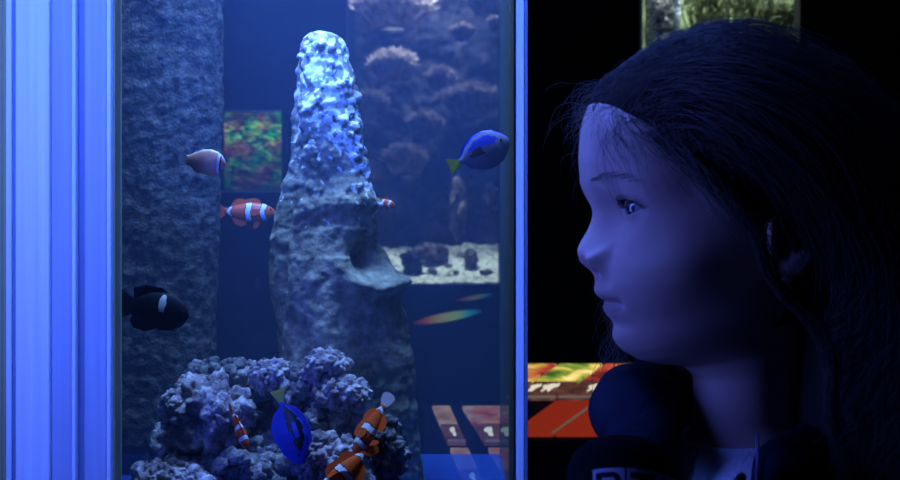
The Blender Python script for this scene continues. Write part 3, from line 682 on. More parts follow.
# blue tangs
TH = [(-.5, .035), (-.42, .06), (-.3, .17), (-.1, .27), (.1, .29), (.28, .24), (.40, .15), (.47, .08), (.5, .03)]
TW = [(-.5, .015), (-.3, .04), (0, .075), (.25, .08), (.42, .05), (.5, .012)]
def tang(label, pos, length, d, roll, pale):
    def paint(u, v):
        if pale:
            if v > .88: return 0
            if ((u+.12)/.17)**2 + ((v-.05)/.22)**2 < 1: return 1
            if v > .05 and ((u-.02)/.30)**2 + ((v-.42)/.30)**2 < 1: return 0
            return 2
        # black palette mark with a blue island
        if ((u+.02)/.13)**2 + ((v-.46)/.17)**2 < 1: return 0
        if abs(u+.08) < .38 and abs(v-.46) < .40*(1-((u+.08)/.38)**2)**.5 + (.1 if u < -.2 else 0): return 1
        return 0
    dors = [(.30, .22), (.22, .31), (.02, .355), (-.18, .325), (-.36, .21), (-.43, .09), (-.40, .07), (-.28, .16), (-.08, .25), (.12, .27)]
    an = [(.12, -.27), (.04, -.33), (-.16, -.32), (-.34, -.21), (-.42, -.08), (-.38, -.07), (-.2, -.2), (0, -.26)]
    return fish('blue_tang', label, 'fish', 'blue tangs in the big tank', pos, length, d, roll, [(u, h*(1.22 if pale else 1.0)) for u, h in TH], TW, [F_bl if not pale else F_lb, F_bk if not pale else mat('brownish_mark', (.16, .10, .14), .6), F_gb], paint,
     [('tail_fin', [(-.47, .035), (-.56, .06), (-.70, .15), (-.67, .05), (-.655, 0), (-.67, -.05), (-.70, -.15), (-.56, -.06), (-.47, -.035)], F_ye, 0), ('dorsal_fin', dors, F_lb, 0), ('anal_fin', an, F_lb if not pale else F_gb, 0),
      ('pectoral_fin', [(.2, .0), (.1, .08), (.0, .07), (-.02, .0), (.06, -.06)], F_bl if not pale else F_gb, .09), ('pectoral_fin', [(.2, .0), (.1, .08), (.0, .07), (-.02, .0), (.06, -.06)], F_bl if not pale else F_gb, -.09)], eye=(.36, .05, .022))
tang('upper blue tang with pale grey-blue body and green-yellow tail, near the right edge', P(484, 151, 1.07), .047, (.95, -.1, .42), 0, True)
tang('lower blue tang diving head down in front of the reef, vivid blue with yellow tail', P(291, 433, 1.025), .053, (.30, -.12, -.90), 0, False)

# ------------------------------------------------------------------ the girl
CM = .01
PHI = R(8); X0, Y0G, EZ = .177, .80, 1.0692
Fv = Vector((-math.cos(PHI), -math.sin(PHI), 0)); Lv = Vector((math.sin(PHI), -math.cos(PHI), 0))
def H(f, l, z): return Vector((X0, Y0G, EZ)) + (Fv*f + Lv*l + Vector((0, 0, z)))*CM
# key rings: z, front, back, half width, widest f, exponent, tilt, extra yaw (deg)
KEY = [
 (10.95, -.6, -1.4, .3, -1, 2.0, 0, 0), (10.8, 1.9, -3.2, 2.2, -1, 2.0, 0, 0), (10.3, 4.4, -5.2, 3.9, -1, 2.0, 0, 0), (9.4, 6.6, -6.9, 5.3, -1, 2.05, 0, 0),
 (8.2, 8.0, -8.0, 6.2, -1, 2.1, 0, 0), (6.7, 9.0, -8.7, 6.8, -1, 2.2, 0, 0), (5.0, 9.42, -9.1, 7.1, -1, 2.3, 0, 0), (3.2, 9.52, -9.2, 7.15, -1, 2.35, 0, 0),
 (1.7, 9.38, -9.1, 7.05, -1, 2.4, 0, 0), (.9, 9.12, -8.9, 7.0, -1, 2.4, 0, 0), (0, 8.6, -8.6, 6.9, -1, 2.4, 0, 0), (-1.2, 8.35, -8.2, 6.8, -1, 2.4, 0, 0), (-2.4, 8.3, -7.7, 6.65, -1, 2.35, 0, 0),
 (-3.6, 8.4, -7.1, 6.4, -1, 2.3, .02, 0), (-4.8, 8.42, -6.6, 6.1, -1, 2.2, .05, 0), (-5.9, 8.12, -6.2, 5.8, -1.1, 2.1, .09, 0), (-7.0, 7.5, -5.9, 5.4, -1.2, 2.05, .13, 0),
 (-8.1, 7.25, -5.6, 4.95, -1.3, 2.0, .18, 0), (-8.9, 6.75, -5.4, 4.5, -1.4, 2.0, .23, 0), (-9.5, 5.8, -5.3, 4.0, -1.5, 2.0, .27, 0), (-9.8, 4.3, -5.2, 3.6, -1.5, 2.0, .27, 0), (-9.9, 2.9, -5.1, 3.35, -1.5, 2.0, .24, 0),
 (-10.6, 2.1, -5.0, 3.2, -1.5, 2.0, .14, 5), (-12, 2.2, -5.0, 3.15, -1.5, 2.0, .08, 16), (-13.6, 2.3, -5.2, 3.3, -1.5, 2.0, .03, 30), (-14.8, 2.5, -5.6, 4.0, -1.5, 2.0, 0, 39), (-15.8, 3.0, -6.0, 5.6, -1.5, 2.0, 0, 42),
 (-16.8, 3.7, -6.3, 7.2, -1.5, 2.1, 0, 42), (-18.4, 4.3, -6.8, 9.6, -1.5, 2.2, 0, 42), (-21.5, 5.0, -7.5, 11.4, -1.5, 2.3, 0, 42), (-27, 5.4, -7.8, 11.2, -1.5, 2.3, 0, 42), (-36, 5.2, -6.8, 10.3, -1.5, 2.3, 0, 42),
 (-44, 5.4, -7.6, 11.4, -1.5, 2.3, 0, 42), (-50, 5.2, -8.2, 11.8, -1.5, 2.2, 0, 42), (-54, 4.0, -6, 9, -1.5, 2, 0, 42), (-55, 0, -3, 2, -1.5, 2, 0, 42)]
KA = np.array(KEY, float)
KA[:, 0] = np.where(KA[:, 0] > 6, 6+(KA[:, 0]-6)*.74, KA[:, 0])
seg = np.sqrt(np.diff(KA[:, 0])**2 + np.diff(KA[:, 1])**2*.6 + np.diff(KA[:, 3])**2*.6); S = np.concatenate([[0], np.cumsum(seg)])
st = .07; ss = np.arange(0, S[-1], st); TAB = np.stack([np.interp(ss, S, KA[:, i]) for i in range(8)], 1)
kk = np.exp(-np.linspace(-2, 2, 19)**2); kk /= kk.sum()
TS = TAB.copy()
for i in range(8): TS[:, i] = np.convolve(np.pad(TAB[:, i], 9, mode='edge'), kk, 'valid')
TS[0] = TAB[0]
def ring_pts(row, th, off=0.0):
    z, ff, fb, w, fc, e, k, yw = row
    c, s_ = np.cos(th), np.sin(th)
    a = np.where(c > 0, ff-fc+off, fc-fb+off)
    ee = np.where(c > 0, e, 2.1)
    f = fc + a*np.sign(c)*np.abs(c)**(2/ee); l = (w+off)*np.sign(s_)*np.abs(s_)**(2/ee)
    zz = z + k*np.maximum(0, ff - f)
    ang = R(yw); f2 = f + 1.5; F_ = f2*math.cos(ang) - l*math.sin(ang)*1; L_ = f2*math.sin(ang) + l*math.cos(ang)
    return F_ - 1.5, L_, zz
NC = 420
th = np.linspace(0, 2*np.pi, NC, endpoint=False)
rows_i = [i for i in range(len(TS)) if TS[i, 0] > -15.5 or i % 6 == 0]
Gf, Gl, Gz = [], [], []
for i in rows_i:
    a, b, c = ring_pts(TS[i], th); Gf.append(a); Gl.append(b); Gz.append(c)
Gf, Gl, Gz = np.array(Gf), np.array(Gl), np.array(Gz)
Bf0, Bl0, Bz0 = Gf.copy(), Gl.copy(), Gz.copy()
front = (np.cos(th) > 0)[None, :] & (Gz > -9.7)
def g(x, s): return np.exp(-(x/s)**2)
def face(f, l, z):
    al = np.abs(l); d = np.zeros_like(f)
    # nose: ridge height along z
    nz_ = sum(np.interp(z+o_, [-4.3, -4.0, -3.6, -3.1, -2.6, -2.1, -1.4, -.6, 0, .8], [0, .25, .78, 1.34, 1.54, 1.32, .82, .34, .12, 0])*w_ for o_, w_ in ((-.5, .1), (-.25, .23), (0, .34), (.25, .23), (.5, .1)))
    sg = np.interp(z, [-4.2, -3, -2.4, -1.5, -.5, .8], [1.15, 1.25, 1.15, .95, .8, .9])
    d += nz_*np.exp(-np.abs(al/sg)**2.0)
    d += .62*g(al-1.25, .50)*g(z+3.2, .60)            # wings of the nose
    d -= .45*g(al-.55, .26)*g(z+3.95, .20)             # nostrils
    d -= .10*g(al-1.95, .28)*g(z+3.2, .5)
    d -= .12*g(al, .28)*g(z+4.55, .35)                 # philtrum
    lipw = np.exp(-(al/1.75)**4)
    d += lipw*(.22*g(z+5.15, .42) + .12*g(z+6.5, .42)) - .40*lipw*g(z+5.88-.10*(al/1.8)**2, .20)
    d -= .22*g(al-1.95, .3)*g(z+5.85, .35)             # mouth corners
    d -= .18*g(z+7.25, .35)*np.exp(-(al/1.6)**2)
    d += .22*g(z+8.3, .7)*np.exp(-(al/1.5)**2)
    d -= .50*g(al-2.95, 1.35)*g(z-.05, 1.05)           # sockets
    d -= .10*g(al-1.6, .6)*g(z-.1, .7)
    d += .18*g(al-3.0, 1.6)*g(z-1.55, .6)              # brow
    return d
def side(f, l, z):                                      # outward push of the cheeks
    al = np.abs(l)
    return .45*g(f-5.2, 2.4)*g(z+3.9, 2.2)*(al > 1.5)*np.clip((al-1.5)/2, 0, 1) - .25*g(f-4.2, 1.6)*g(z-1.4, 1.4)*(al > 4)
d = np.where(front, face(Gf, Gl, Gz), 0)
sd = np.where(Gz > -9.7, side(Gf, Gl, Gz), 0)
Gf = Gf + d + sd*.5; Gl = Gl + sd*np.sign(Gl)
# eyes
EC = (6.32, 3.05, .0); ER = 1.16
lidmask = np.zeros_like(Gf)
for sgn in (1, -1):
    vf, vl, vz = Gf-EC[0], (Gl*sgn-EC[1]), Gz-EC[2]
    az = np.degrees(np.arctan2(vl, np.maximum(vf, .05))); el = np.degrees(np.arctan2(vz, np.sqrt(vf**2+vl**2)))
    u = (az-13)/53.0                                     # -1 inner corner .. 1 outer corner
    up = 23*np.clip(1-np.abs(u)**2.1, 0, None)-1; lo = -17*np.clip(1-np.abs(u)**2.3, 0, None)+1 - 2*u
    m = front & (Gl*sgn > .6) & (vf > -.6)
    ins = m & (np.abs(u) < 1) & (el < up) & (el > lo)
    dist = np.sqrt((az/62)**2 + (el/50)**2); ml = np.clip((Gl*sgn-1.0)/1.1, 0, 1); ml = ml*ml*(3-2*ml)
    wgt = np.clip((1.35-dist)/.75, 0, 1); wgt = wgt*wgt*(3-2*wgt)*ml
    rl = ER + .13 + .035*g(el-up-1.5, 3) ; r = np.sqrt(vf**2+vl**2+vz**2)+1e-6
    # crease over the upper lid
    rl = rl - .10*g(el-up-11, 3.2)*(np.abs(u) < 1.1)
    tgt = np.where(ins, ER-.16, rl)
    sc = 1 + (tgt/r-1)*np.where(ins, 1, wgt)
    ok = m
    Gf = np.where(ok, EC[0]+vf*sc, Gf); Gl = np.where(ok, sgn*(EC[1]+vl*sc), Gl); Gz = np.where(ok, EC[2]+vz*sc, Gz)
nr = len(rows_i)
P3 = np.stack([X0 + CM*(Fv.x*Gf + Lv.x*Gl), Y0G + CM*(Fv.y*Gf + Lv.y*Gl), EZ + CM*Gz], -1).reshape(-1, 3)
BV = [tuple(p) for p in P3]; BF = []; BM = []
lipz = ((Gz+5.9) / .62)**2 + (Gl/1.95)**2 < 1
lip2 = lipz & front & (Gf > 6)
for i in range(nr-1):
    for k in range(NC):
        k2 = (k+1) % NC; BF.append((i*NC+k, (i+1)*NC+k, (i+1)*NC+k2, i*NC+k2)); BM.append(1 if lip2[i, k] else 0)
BF.append(tuple(range(NC))); BF.append(tuple((nr-1)*NC+k for k in range(NC))[::-1]); BM += [0, 0]
# ears (a shaped shell with rim and hollow), limbs and hands in the same mesh
def add_ear(sgn):
    o = len(BV); nu, nv = 26, 64
    for side_ in (0, 1):
        for i in range(nu+1):
            r = i/nu
            for k in range(nv):
                a = 2*math.pi*k/nv; ca, sa = math.cos(a), math.sin(a)
                wd = 1.55 + .25*max(0, sa); ht = 2.75
                f = -ca*wd*r; z = sa*ht*r*(1 if sa > 0 else .92 + .08*abs(ca)) ; 
                # relief: rim, antihelix, concha, lobe
                h = .30*math.exp(-((r-.90)/.09)**2)*(1 if sa > -.55 else .35) + .22*math.exp(-((r-.62)/.12)**2)*(1 if -ca > -.2 else .25)*(1 if sa > -.6 else 0) - .38*math.exp(-((f-.35)/.55)**2-((z+.35)/.8)**2)
                if side_: h = -.22
                back = (-f)*.0 + (ca*wd*r+wd)*.0
                flare = .42*(1+ (-f)/wd)*.9              # back edge stands off the head
                ff = -1.3 + f*.88 - .12*z*0 - .10*z*.9; ll = sgn*(6.85 + flare + h*.8 + (0 if not side_ else -.06)); zz = -1.75 + z
                BV.append(tuple(H(ff, ll, zz)))
    for side_ in (0, 1):
        b = o + side_*(nu+1)*nv
        for i in range(nu):
            for k in range(nv):
                q = (b+i*nv+k, b+i*nv+(k+1) % nv, b+(i+1)*nv+(k+1) % nv, b+(i+1)*nv+k)
                BF.append(q if side_ == 0 else q[::-1]); BM.append(0)
    for k in range(nv):
        a = o+nu*nv; b = o+(nu+1)*nv+nu*nv; BF.append((a+k, a+(k+1) % nv, b+(k+1) % nv, b+k)); BM.append(0)
add_ear(1); add_ear(-1)
PHB = PHI + R(42)
Fb = Vector((-math.cos(PHB), -math.sin(PHB), 0)); Lb = Vector((math.sin(PHB), -math.cos(PHB), 0)); OB = H(-1.5, 0, 0)
def Bd(f, l, z): return OB + (Fb*f + Lb*l + Vector((0, 0, z)))*CM
def limb_tube(bm, pts, rads, seg=20): tube(bm, pts, rads, seg)
def smooth_path(keys, n):
    k = np.array([list(p)+[r] for p, r in keys], float); t = np.linspace(0, len(k)-1, n); out = []
    for x in t:
        i = min(int(x), len(k)-2); u = x-i; p0 = k[max(i-1, 0)]; p1 = k[i]; p2 = k[i+1]; p3 = k[min(i+2, len(k)-1)]
        out.append(.5*((2*p1)+(-p0+p2)*u+(2*p0-5*p1+4*p2-p3)*u*u+(-p0+3*p1-3*p2+p3)*u**3))
    return [Vector(o[:3]) for o in out], [max(.0008, float(o[3])) for o in out]
bm = bmesh.new()
for sgn in (1, -1):
    wr = Bd(3.5, sgn*14.2, -50)
    pts, rr_ = smooth_path([(Bd(-.6, sgn*7.5, -22.5), .026), (Bd(-.6, sgn*11.6, -26), .028), (Bd(-.8, sgn*13.6, -35), .026), (Bd(1.0, sgn*14, -43), .022), (wr, .016)], 30); limb_tube(bm, pts, rr_)
    # palm and five fingers, relaxed
    pts, rr_ = smooth_path([(wr, .015), (Bd(4.0, sgn*14.1, -52), .018), (Bd(4.6, sgn*14.0, -54.5), .020), (Bd(5.0, sgn*13.9, -56), .017)], 10); limb_tube(bm, pts, rr_)
    for q, (df, ln) in enumerate(((1.5, 4.3), (.5, 4.9), (-.5, 4.6), (-1.4, 3.6))):
        b0 = Bd(4.7+df, sgn*13.9, -55.2); b1 = b0 + Vector((0, 0, -ln*.42*CM)) - Lb*sgn*.25*CM; b2 = b1 + Vector((0, 0, -ln*.3*CM)) - Lb*sgn*.7*CM; b3 = b2 + Vector((0, 0, -ln*.2*CM)) - Lb*sgn*.9*CM
        limb_tube(bm, [b0, b1, b2, b3], [.0068, .0064, .0058, .0042], 10)
    b0 = Bd(5.4, sgn*13.9, -52.6); limb_tube(bm, [b0, b0+(Fb*1.5+Vector((0, 0, -1.5)))*CM, b0+(Fb*2.0+Vector((0, 0, -3.2)))*CM, b0+(Fb*2.0+Vector((0, 0, -4.3)))*CM], [.009, .0082, .007, .005], 10)
    pts, rr_ = smooth_path([(Bd(-1, sgn*5.5, -50), .062), (Bd(-.5, sgn*6, -62), .052), (Bd(0, sgn*6.2, -76), .040), (Bd(-.8, sgn*6.3, -86), .040), (Bd(-1, sgn*6.4, -100), .026)], 30); limb_tube(bm, pts, rr_)
o = len(BV); bm.verts.index_update()
for v in bm.verts: BV.append(tuple(v.co))
for f_ in bm.faces: BF.append(tuple(v.index+o for v in f_.verts)); BM.append(0)
bm.free()
M_skin = mat('skin', (.72, .50, .42), .55, .3, noise_amt=.04, nscale=60, sss=.12); M_lip = mat('lip_skin', (.56, .36, .34), .45, .4, sss=.1)
girl = empty('person', (X0, Y0G, 0), 'girl in profile with long wavy dark hair and dark jacket gazing at the aquarium', 'person')
ginv = Matrix.Translation((-X0, -Y0G, 0))
def gch(o): o.parent = girl; o.matrix_parent_inverse = ginv; return o
body = gch(mesh('body', BV, BF, [M_skin, M_lip], smooth=True, mi=BM))
# eyeballs with iris, lashes, brows
M_sclera = mat('eye_white', (.42, .40, .42), .15, .6); M_iris = mat('iris', (.06, .05, .05), .1, .8); M_pupil = mat('pupil', (.004, .004, .004), .05, .9)
for sgn in (1, -1):
    V = []; F = []; mi = []; n1, n2 = 40, 40; gz = (Fv*1.0 + Lv*sgn*.10 + Vector((0, 0, -.02))).normalized(); a1 = gz.cross(Vector((0, 0, 1))).normalized(); a2 = a1.cross(gz); c0 = H(EC[0], EC[1]*sgn, EC[2])
    for i in range(n1+1):
        t = math.pi*i/n1; r = (ER + .07*math.exp(-(t/.42)**4))*CM
        for k in range(n2):
            p = 2*math.pi*k/n2; V.append(c0 + (gz*math.cos(t) + (a1*math.cos(p)+a2*math.sin(p))*math.sin(t))*r)
    for i in range(n1):
        for k in range(n2): F.append((i*n2+k, i*n2+(k+1) % n2, (i+1)*n2+(k+1) % n2, (i+1)*n2+k)); t = math.pi*(i+.5)/n1; mi.append(2 if t < .26 else (1 if t < .60 else 0))
    gch(mesh('eye', V, F, [M_sclera, M_iris, M_pupil], smooth=True, mi=mi))
    bm = bmesh.new()
    for q in range(34):
        u = -1 + 2*(q+.5)/34; az = R(u*53+13); el = R(23*(1-abs(u)**2.1)-1); r0 = ER+.12
        def sp(r, az, el): return H(EC[0]+r*math.cos(el)*math.cos(az), sgn*(EC[1]+r*math.cos(el)*math.sin(az)), EC[2]+r*math.sin(el))
        tube(bm, [sp(r0, az, el), sp(r0+.30, az*1.08, el-.05), sp(r0+.62, az*1.15, el+.08)], [.00026, .0002, .0001], 4)
    gch(frombm('eyelashes', bm, M_pupil))

M_brow = mat('brow_hair', (.26, .19, .17), .7, .2)
for sgn in (1, -1):
    bm = bmesh.new()
    for q in range(60):
        l_ = rnd.uniform(1.2, 4.6); z_ = 1.75 + .35*math.sin((l_-1.2)/3.4*2.6) - .12*(l_-1.2)**1.2*.5 + rnd.uniform(-.16, .16)
        f_ = -1 + 10.2*max(0, 1-(l_/7.05)**2.4)**(1/2.4)+.16
        tube(bm, [H(f_, sgn*l_, z_), H(f_-.12, sgn*(l_+.28), z_+.07), H(f_-.36, sgn*(l_+.6), z_+.05)], [.00014, .00012, .00008], 3)
    gch(frombm('eyebrow', bm, M_brow))

# clothing
def cloth(name, rows, off, openf, m, nc=160, thick=.4, extra=None):
    V = []; F = []; tt = np.linspace(0, 2*np.pi, nc, endpoint=False)
    for j, row in enumerate(rows):
        o_ = off(row[0]) if callable(off) else off
        a, b, c = ring_pts(row, tt, o_)
        for k in range(nc):
            fo = .25*noise.noise(Vector((a[k]*.35, b[k]*.35, c[k]*.25)))
            n_ = Vector((a[k]+1.5, b[k], 0)).normalized()*fo
            dip = extra(tt[k], row[0]) if extra else 0
            V.append(H(a[k]+n_.x, b[k]+n_.y, c[k]+dip))
    for j in range(len(rows)-1):
        for k in range(nc):
            t = (tt[k]+math.pi) % (2*math.pi) - math.pi
            if openf and abs(t) < openf(rows[j][0]): continue
            F.append((j*nc+k, (j+1)*nc+k, (j+1)*nc+(k+1) % nc, j*nc+(k+1) % nc))
    o = mesh(name, V, F, m, smooth=True)
    s_ = o.modifiers.new('thickness', 'SOLIDIFY'); s_.thickness = thick*CM; s_.offset = 0
    return gch(o)
M_logo2 = mat('grey_cord', (.16, .17, .24), .8, .1)
M_shirt = mat('pale_blue_cotton', (.80, .84, .90), .85, .1, bump=.4, bscale=500)
M_jacket = mat('navy_quilted_fabric', (.010, .014, .030), .8, .15, bump=.5, bscale=350, noise_amt=.3)
trows = [TS[i] for i in range(len(TS)) if TS[i, 0] <= -13.9 and i % 6 == 0]
shirt = cloth('shirt', [r for r in trows if -40 < r[0]], .35, None, M_shirt, extra=lambda t, z: -.5*math.cos(t)*max(0, min(1, (z+17)/2.5)))
jrows = [r for r in trows if -54 < r[0] < -15.2]
jk = cloth('jacket', jrows, lambda z: 1.1, lambda z: float(np.interp(z, [-40, -26, -19, -16.5, -15], [.12, .26, .42, .62, .8])), M_jacket, thick=.7)
bm = bmesh.new()
for sgn in (1, -1):
    pts, rr_ = smooth_path([(Bd(-1, sgn*7.5, -20.8), .036), (Bd(-.6, sgn*11.0, -23.2), .044), (Bd(-.6, sgn*13.2, -29), .041), (Bd(-.8, sgn*13.8, -37), .036), (Bd(1.2, sgn*14.1, -44), .032), (Bd(3.2, sgn*14.2, -49), .027)], 40); tube(bm, pts, rr_, 24)
o = gch(frombm('sleeves', bm, M_jacket, smooth=True))
pts, rr_ = smooth_path([(P(658, 505, .765), .010), (P(652, 462, .77), .018), (P(641, 430, .78), .025), (P(636, 412, .80), .029), (P(648, 403, .86), .029), (P(700, 405, .93), .030), (P(780, 408, .94), .031), (P(835, 420, .90), .031), (P(838, 440, .83), .029), (P(812, 458, .765), .021), (P(778, 470, .725), .013), (P(762, 500, .71), .008)], 80)
bm = bmesh.new(); tube(bm, pts, rr_, 32)
for v in bm.verts: v.co += v.normal*0 + Vector((noise.noise(v.co*30), noise.noise(v.co*30+Vector((5, 0, 0))), noise.noise(v.co*30+Vector((0, 7, 0)))))*.006
gch(frombm('hood', bm, M_jacket, smooth=True))
bm = bmesh.new(); tube(bm, [P(757, 436, .725), P(758, 455, .715), P(757, 475, .708), P(758, 500, .705)], .0012, 8); e = gch(frombm('drawstring', bm, M_logo2, smooth=True)); e['label'] = 'pale drawstring'
bm = bmesh.new(); bmesh.ops.create_uvsphere(bm, u_segments=16, v_segments=10, radius=.0036, matrix=Matrix.Translation(P(740, 478, .700))@Matrix.Diagonal((1, .5, 1, 1))); e = gch(frombm('snap_button', bm, M_metal, smooth=True)); e['label'] = 'small metal snap button'
M_trouser = mat('dark_trouser_cloth', (.02, .022, .035), .9, .1)
bm = bmesh.new()
for sgn in (1, -1):
    pts, rr_ = smooth_path([(Bd(-1.2, sgn*4.8, -48), .070), (Bd(-.8, sgn*5.8, -60), .062), (Bd(-.2, sgn*6.2, -76), .050), (Bd(-.8, sgn*6.3, -88), .048), (Bd(-1, sgn*6.4, -99), .044)], 30); tube(bm, pts, rr_, 24)
gch(frombm('trousers', bm, M_trouser, smooth=True))
for sgn in (1, -1):
    bm = bmesh.new(); pts, rr_ = smooth_path([(Bd(-3.6, sgn*6.4, -103.4), .026), (Bd(-1.5, sgn*6.4, -102.6), .036), (Bd(2, sgn*6.5, -103.2), .034), (Bd(6, sgn*6.8, -103.8), .033), (Bd(9.4, sgn*7, -104.2), .022)], 24); tube(bm, pts, rr_, 20)
    for v in bm.verts:
        if v.co.z < .004: v.co.z = .002
    gch(frombm('shoe', bm, M_dark, smooth=True))

# hair: cap, back fall, then single strands
M_hair = mat('dark_brown_hair', (.11, .085, .075), .45, .4)
M_hairb = mat('dark_brown_hair_mass', (.035, .027, .024), .9, .05, bump=.8, bscale=160)
HC, HA = np.array([.12, 0, .6]), np.array([9.45, 7.2, 9.15]); PE = 2.35
def hl(f, l, z):   # >0 inside the hair area (cm)
    front_line = .3 + .83*(f-1.6)
    if f > -1.2: return z - max(front_line, .9)
    return min(z + 7.5, 3)
def nrm_(q): return float((np.abs(q)**PE).sum()**(1/PE))
bm = bmesh.new(); cap = []
hr = [i for i in range(len(rows_i)) if Bz0[i, 0] > -9][::2]
for i in hr:
    ring = []
    for k in range(0, NC, 3):
        f, l, z = Bf0[i, k], Bl0[i, k], Bz0[i, k]; h_ = hl(f, l, z); t = max(0, min(1, (h_-.1)/2.6)); q = Vector((f*.25, l*.8, z*.8))
        o_ = -.12 + t**.75*(.75 + .35*noise.noise(q) + .2*noise.noise(q*2.5)) + (.35*t if f < -4 else 0)
        if h_ < .1: o_ = -.12 - .5*min(1, (.1-h_)/.8)
        c_ = Vector((f-HC[0], l, z-HC[2])); n_ = Vector((c_.x/HA[0]**2, c_.y/HA[1]**2, c_.z/HA[2]**2)).normalized()
        ring.append((bm.verts.new(H(f+n_.x*o_, l+n_.y*o_, z+n_.z*o_)), h_))
    cap.append(ring)
for a_, b_ in zip(cap, cap[1:]):
    n_ = len(a_)
    for k in range(n_):
        q = (a_[k], b_[k], b_[(k+1) % n_], a_[(k+1) % n_])
        if max(v[1] for v in q) > -.9: bm.faces.new([v[0] for v in q])
bmesh.ops.delete(bm, geom=[v for v in bm.verts if not v.link_faces], context='VERTS')
# back fall
rings = []
for i in range(60):
    t = i/59; z = 3 - 25*t; cf = -6.2 - 1.2*math.sin(t*2.5); af = 3.0+1.6*math.sin(min(1, t*1.4)*2.2); wl = 6.6 + 1.2*math.sin(t*3.0); wl *= (1 if t < .85 else 1-(t-.85)*3)
    ring = []
    for k in range(90):
        a = 2*math.pi*k/90; q = noise.noise(Vector((math.cos(a)*2.2, math.sin(a)*2.2, t*3)))*.7 + .35*noise.noise(Vector((a*5, 0, t*2)))
        ring.append(bm.verts.new(H(cf+(af+q)*math.cos(a), (wl+q)*math.sin(a), z)))
    rings.append(ring)
for a, b in zip(rings, rings[1:]):
    for k in range(90): bm.faces.new((a[k], a[(k+1) % 90], b[(k+1) % 90], b[k]))
bm.faces.new(rings[0][::-1]); bm.faces.new(rings[-1])
hairmass = gch(frombm('hair', bm, M_hairb, smooth=True))

rs = np.random.RandomState(3)
strands = []
def push(p, sc):
    q = (p-HC)/HA; r = nrm_(q)
    return HC + HA*q*(sc/r) if r < sc else p
def grow(root, d0, length, n, lift, curl, cfreq, gravity, flow):
    p = root.copy(); out = [p.copy()]; d = d0/np.linalg.norm(d0); stp = length/n; ph = rs.uniform(0, 6.28); ax = rs.normal(size=3); off = np.zeros(3)
    for i in range(n):
        t = i/n; q = (p-HC)/HA; nrm = q/np.linalg.norm(q)
        if flow is not None:
            on = max(0, 1 - max(0, np.linalg.norm(q)-1.25)*3)
            fl = flow - nrm*np.dot(flow, nrm)
            d = d*.72 + fl*.28*on + np.array([0, 0, -1])*gravity*(.15+t)
        else: d = d*.85 + np.array([0, 0, -1])*gravity*(.15+t)
        d /= np.linalg.norm(d)
        p = p + d*stp; p = push(p, lift)
        a = ph + cfreq*t*6.28; side1 = np.cross(d, [0.1, .2, 1]); side1 /= np.linalg.norm(side1)+1e-6; side2 = np.cross(d, side1)
        off = (side1*math.cos(a)+side2*math.sin(a))*curl*min(1, t*1.6+.12)
        out.append(p+off)
    out = np.array(out); strands.append(out)
def surf(n_, s=1.03): return HC + HA*n_*s/nrm_(n_)
cnt = 0
centers = []
while cnt < 6500:      # swept back from the hairline over the crown
    n_ = rs.normal(size=3); n_ /= np.linalg.norm(n_); p = surf(n_, 1.0)
    hh = hl(*p)
    if n_[0] < -.75 or hh < -.45 or (hh > 1.3 and cnt % 3 == 0): continue
    if p[2] < -3: continue
    cl = rs.randint(0, 90); rs2 = np.random.RandomState(cl+int((p[0]+20)/3.5)*100+int((p[1]+20)/3.5)*1000+int((p[2]+20)/3.5)*7)
    amp = rs2.uniform(.15, .7); fr = rs2.uniform(1.2, 3.4); L_ = rs2.uniform(17, 34)
    fl = np.array([-1, .12*np.sign(p[1]), -.35 + rs2.uniform(-.25, .25)])
    d0 = fl + n_*rs.uniform(.1, .5) + np.array([0, 0, .9 if p[0] > 3 else 0])
    grow(p, d0, L_, 26, 1.02+.05*min(1, max(0, hh)/3)+rs.uniform(0, .06), amp*rs.uniform(.6, 1.2), fr, rs2.uniform(.25, .5), fl); cnt += 1
for i in range(2600):  # curls hanging behind and beside the ear onto the shoulder
    n_ = np.array([rs.uniform(-.95, -.05), rs.choice([1, 1, 1, -1])*rs.uniform(.45, 1), rs.uniform(-.1, .7)]); n_ /= np.linalg.norm(n_); p = surf(n_, 1.06)
    k = np.random.RandomState(int((p[0]+30)/1.6)*50+int((p[2]+20)/2.2))
    grow(p, n_*.8+np.array([-.5, 0, -.5]), k.uniform(18, 30), 26, 1.10+rs.uniform(0, .08), k.uniform(.5, 1.5)*rs.uniform(.7, 1.2), k.uniform(2, 4), .45, np.array([-.5, 0, -1]))
for i in range(900):   # soft short strands trailing from the hairline over the temple
    z = rs.uniform(.6, 6.6); f = 1.7 + (z-.3)/.83 + rs.normal()*.35
    if f > 9.2: continue
    y = 7.05*max(.02, 1-(abs(f-.12)/9.4)**2.35-(abs(z-.6)/9.2)**2.35)**(1/2.35); p = push(np.array([f, y*rs.choice([1, 1, -1]), z]), 1.012)
    k = np.random.RandomState(int(z/.35)); fl = np.array([-1, 0, -.55+k.uniform(-.5, .5)])
    grow(p, fl + np.array([0, 0, .4])+rs.normal(size=3)*.15, rs.uniform(4, 10), 18, 1.013+rs.uniform(0, .03), k.uniform(.08, .4)*rs.uniform(.5, 1.3), k.uniform(1, 2.5), .12, fl)
for i in range(230):   # fine loose hairs standing off the forehead and temples
    y = rs.uniform(-.9, .75); n_ = np.array([rs.uniform(.45, 1), y, rs.uniform(.45, .95)]); n_ /= np.linalg.norm(n_); p = surf(n_, 1.02)
    if hl(*p) < -.4: continue
    grow(p, np.array([.9, y*.8, rs.uniform(-.1, .9)]), rs.uniform(1.5, 4.5), 14, 1.02, rs.uniform(.1, .5), rs.uniform(.5, 1.8), rs.uniform(.2, .6), None)
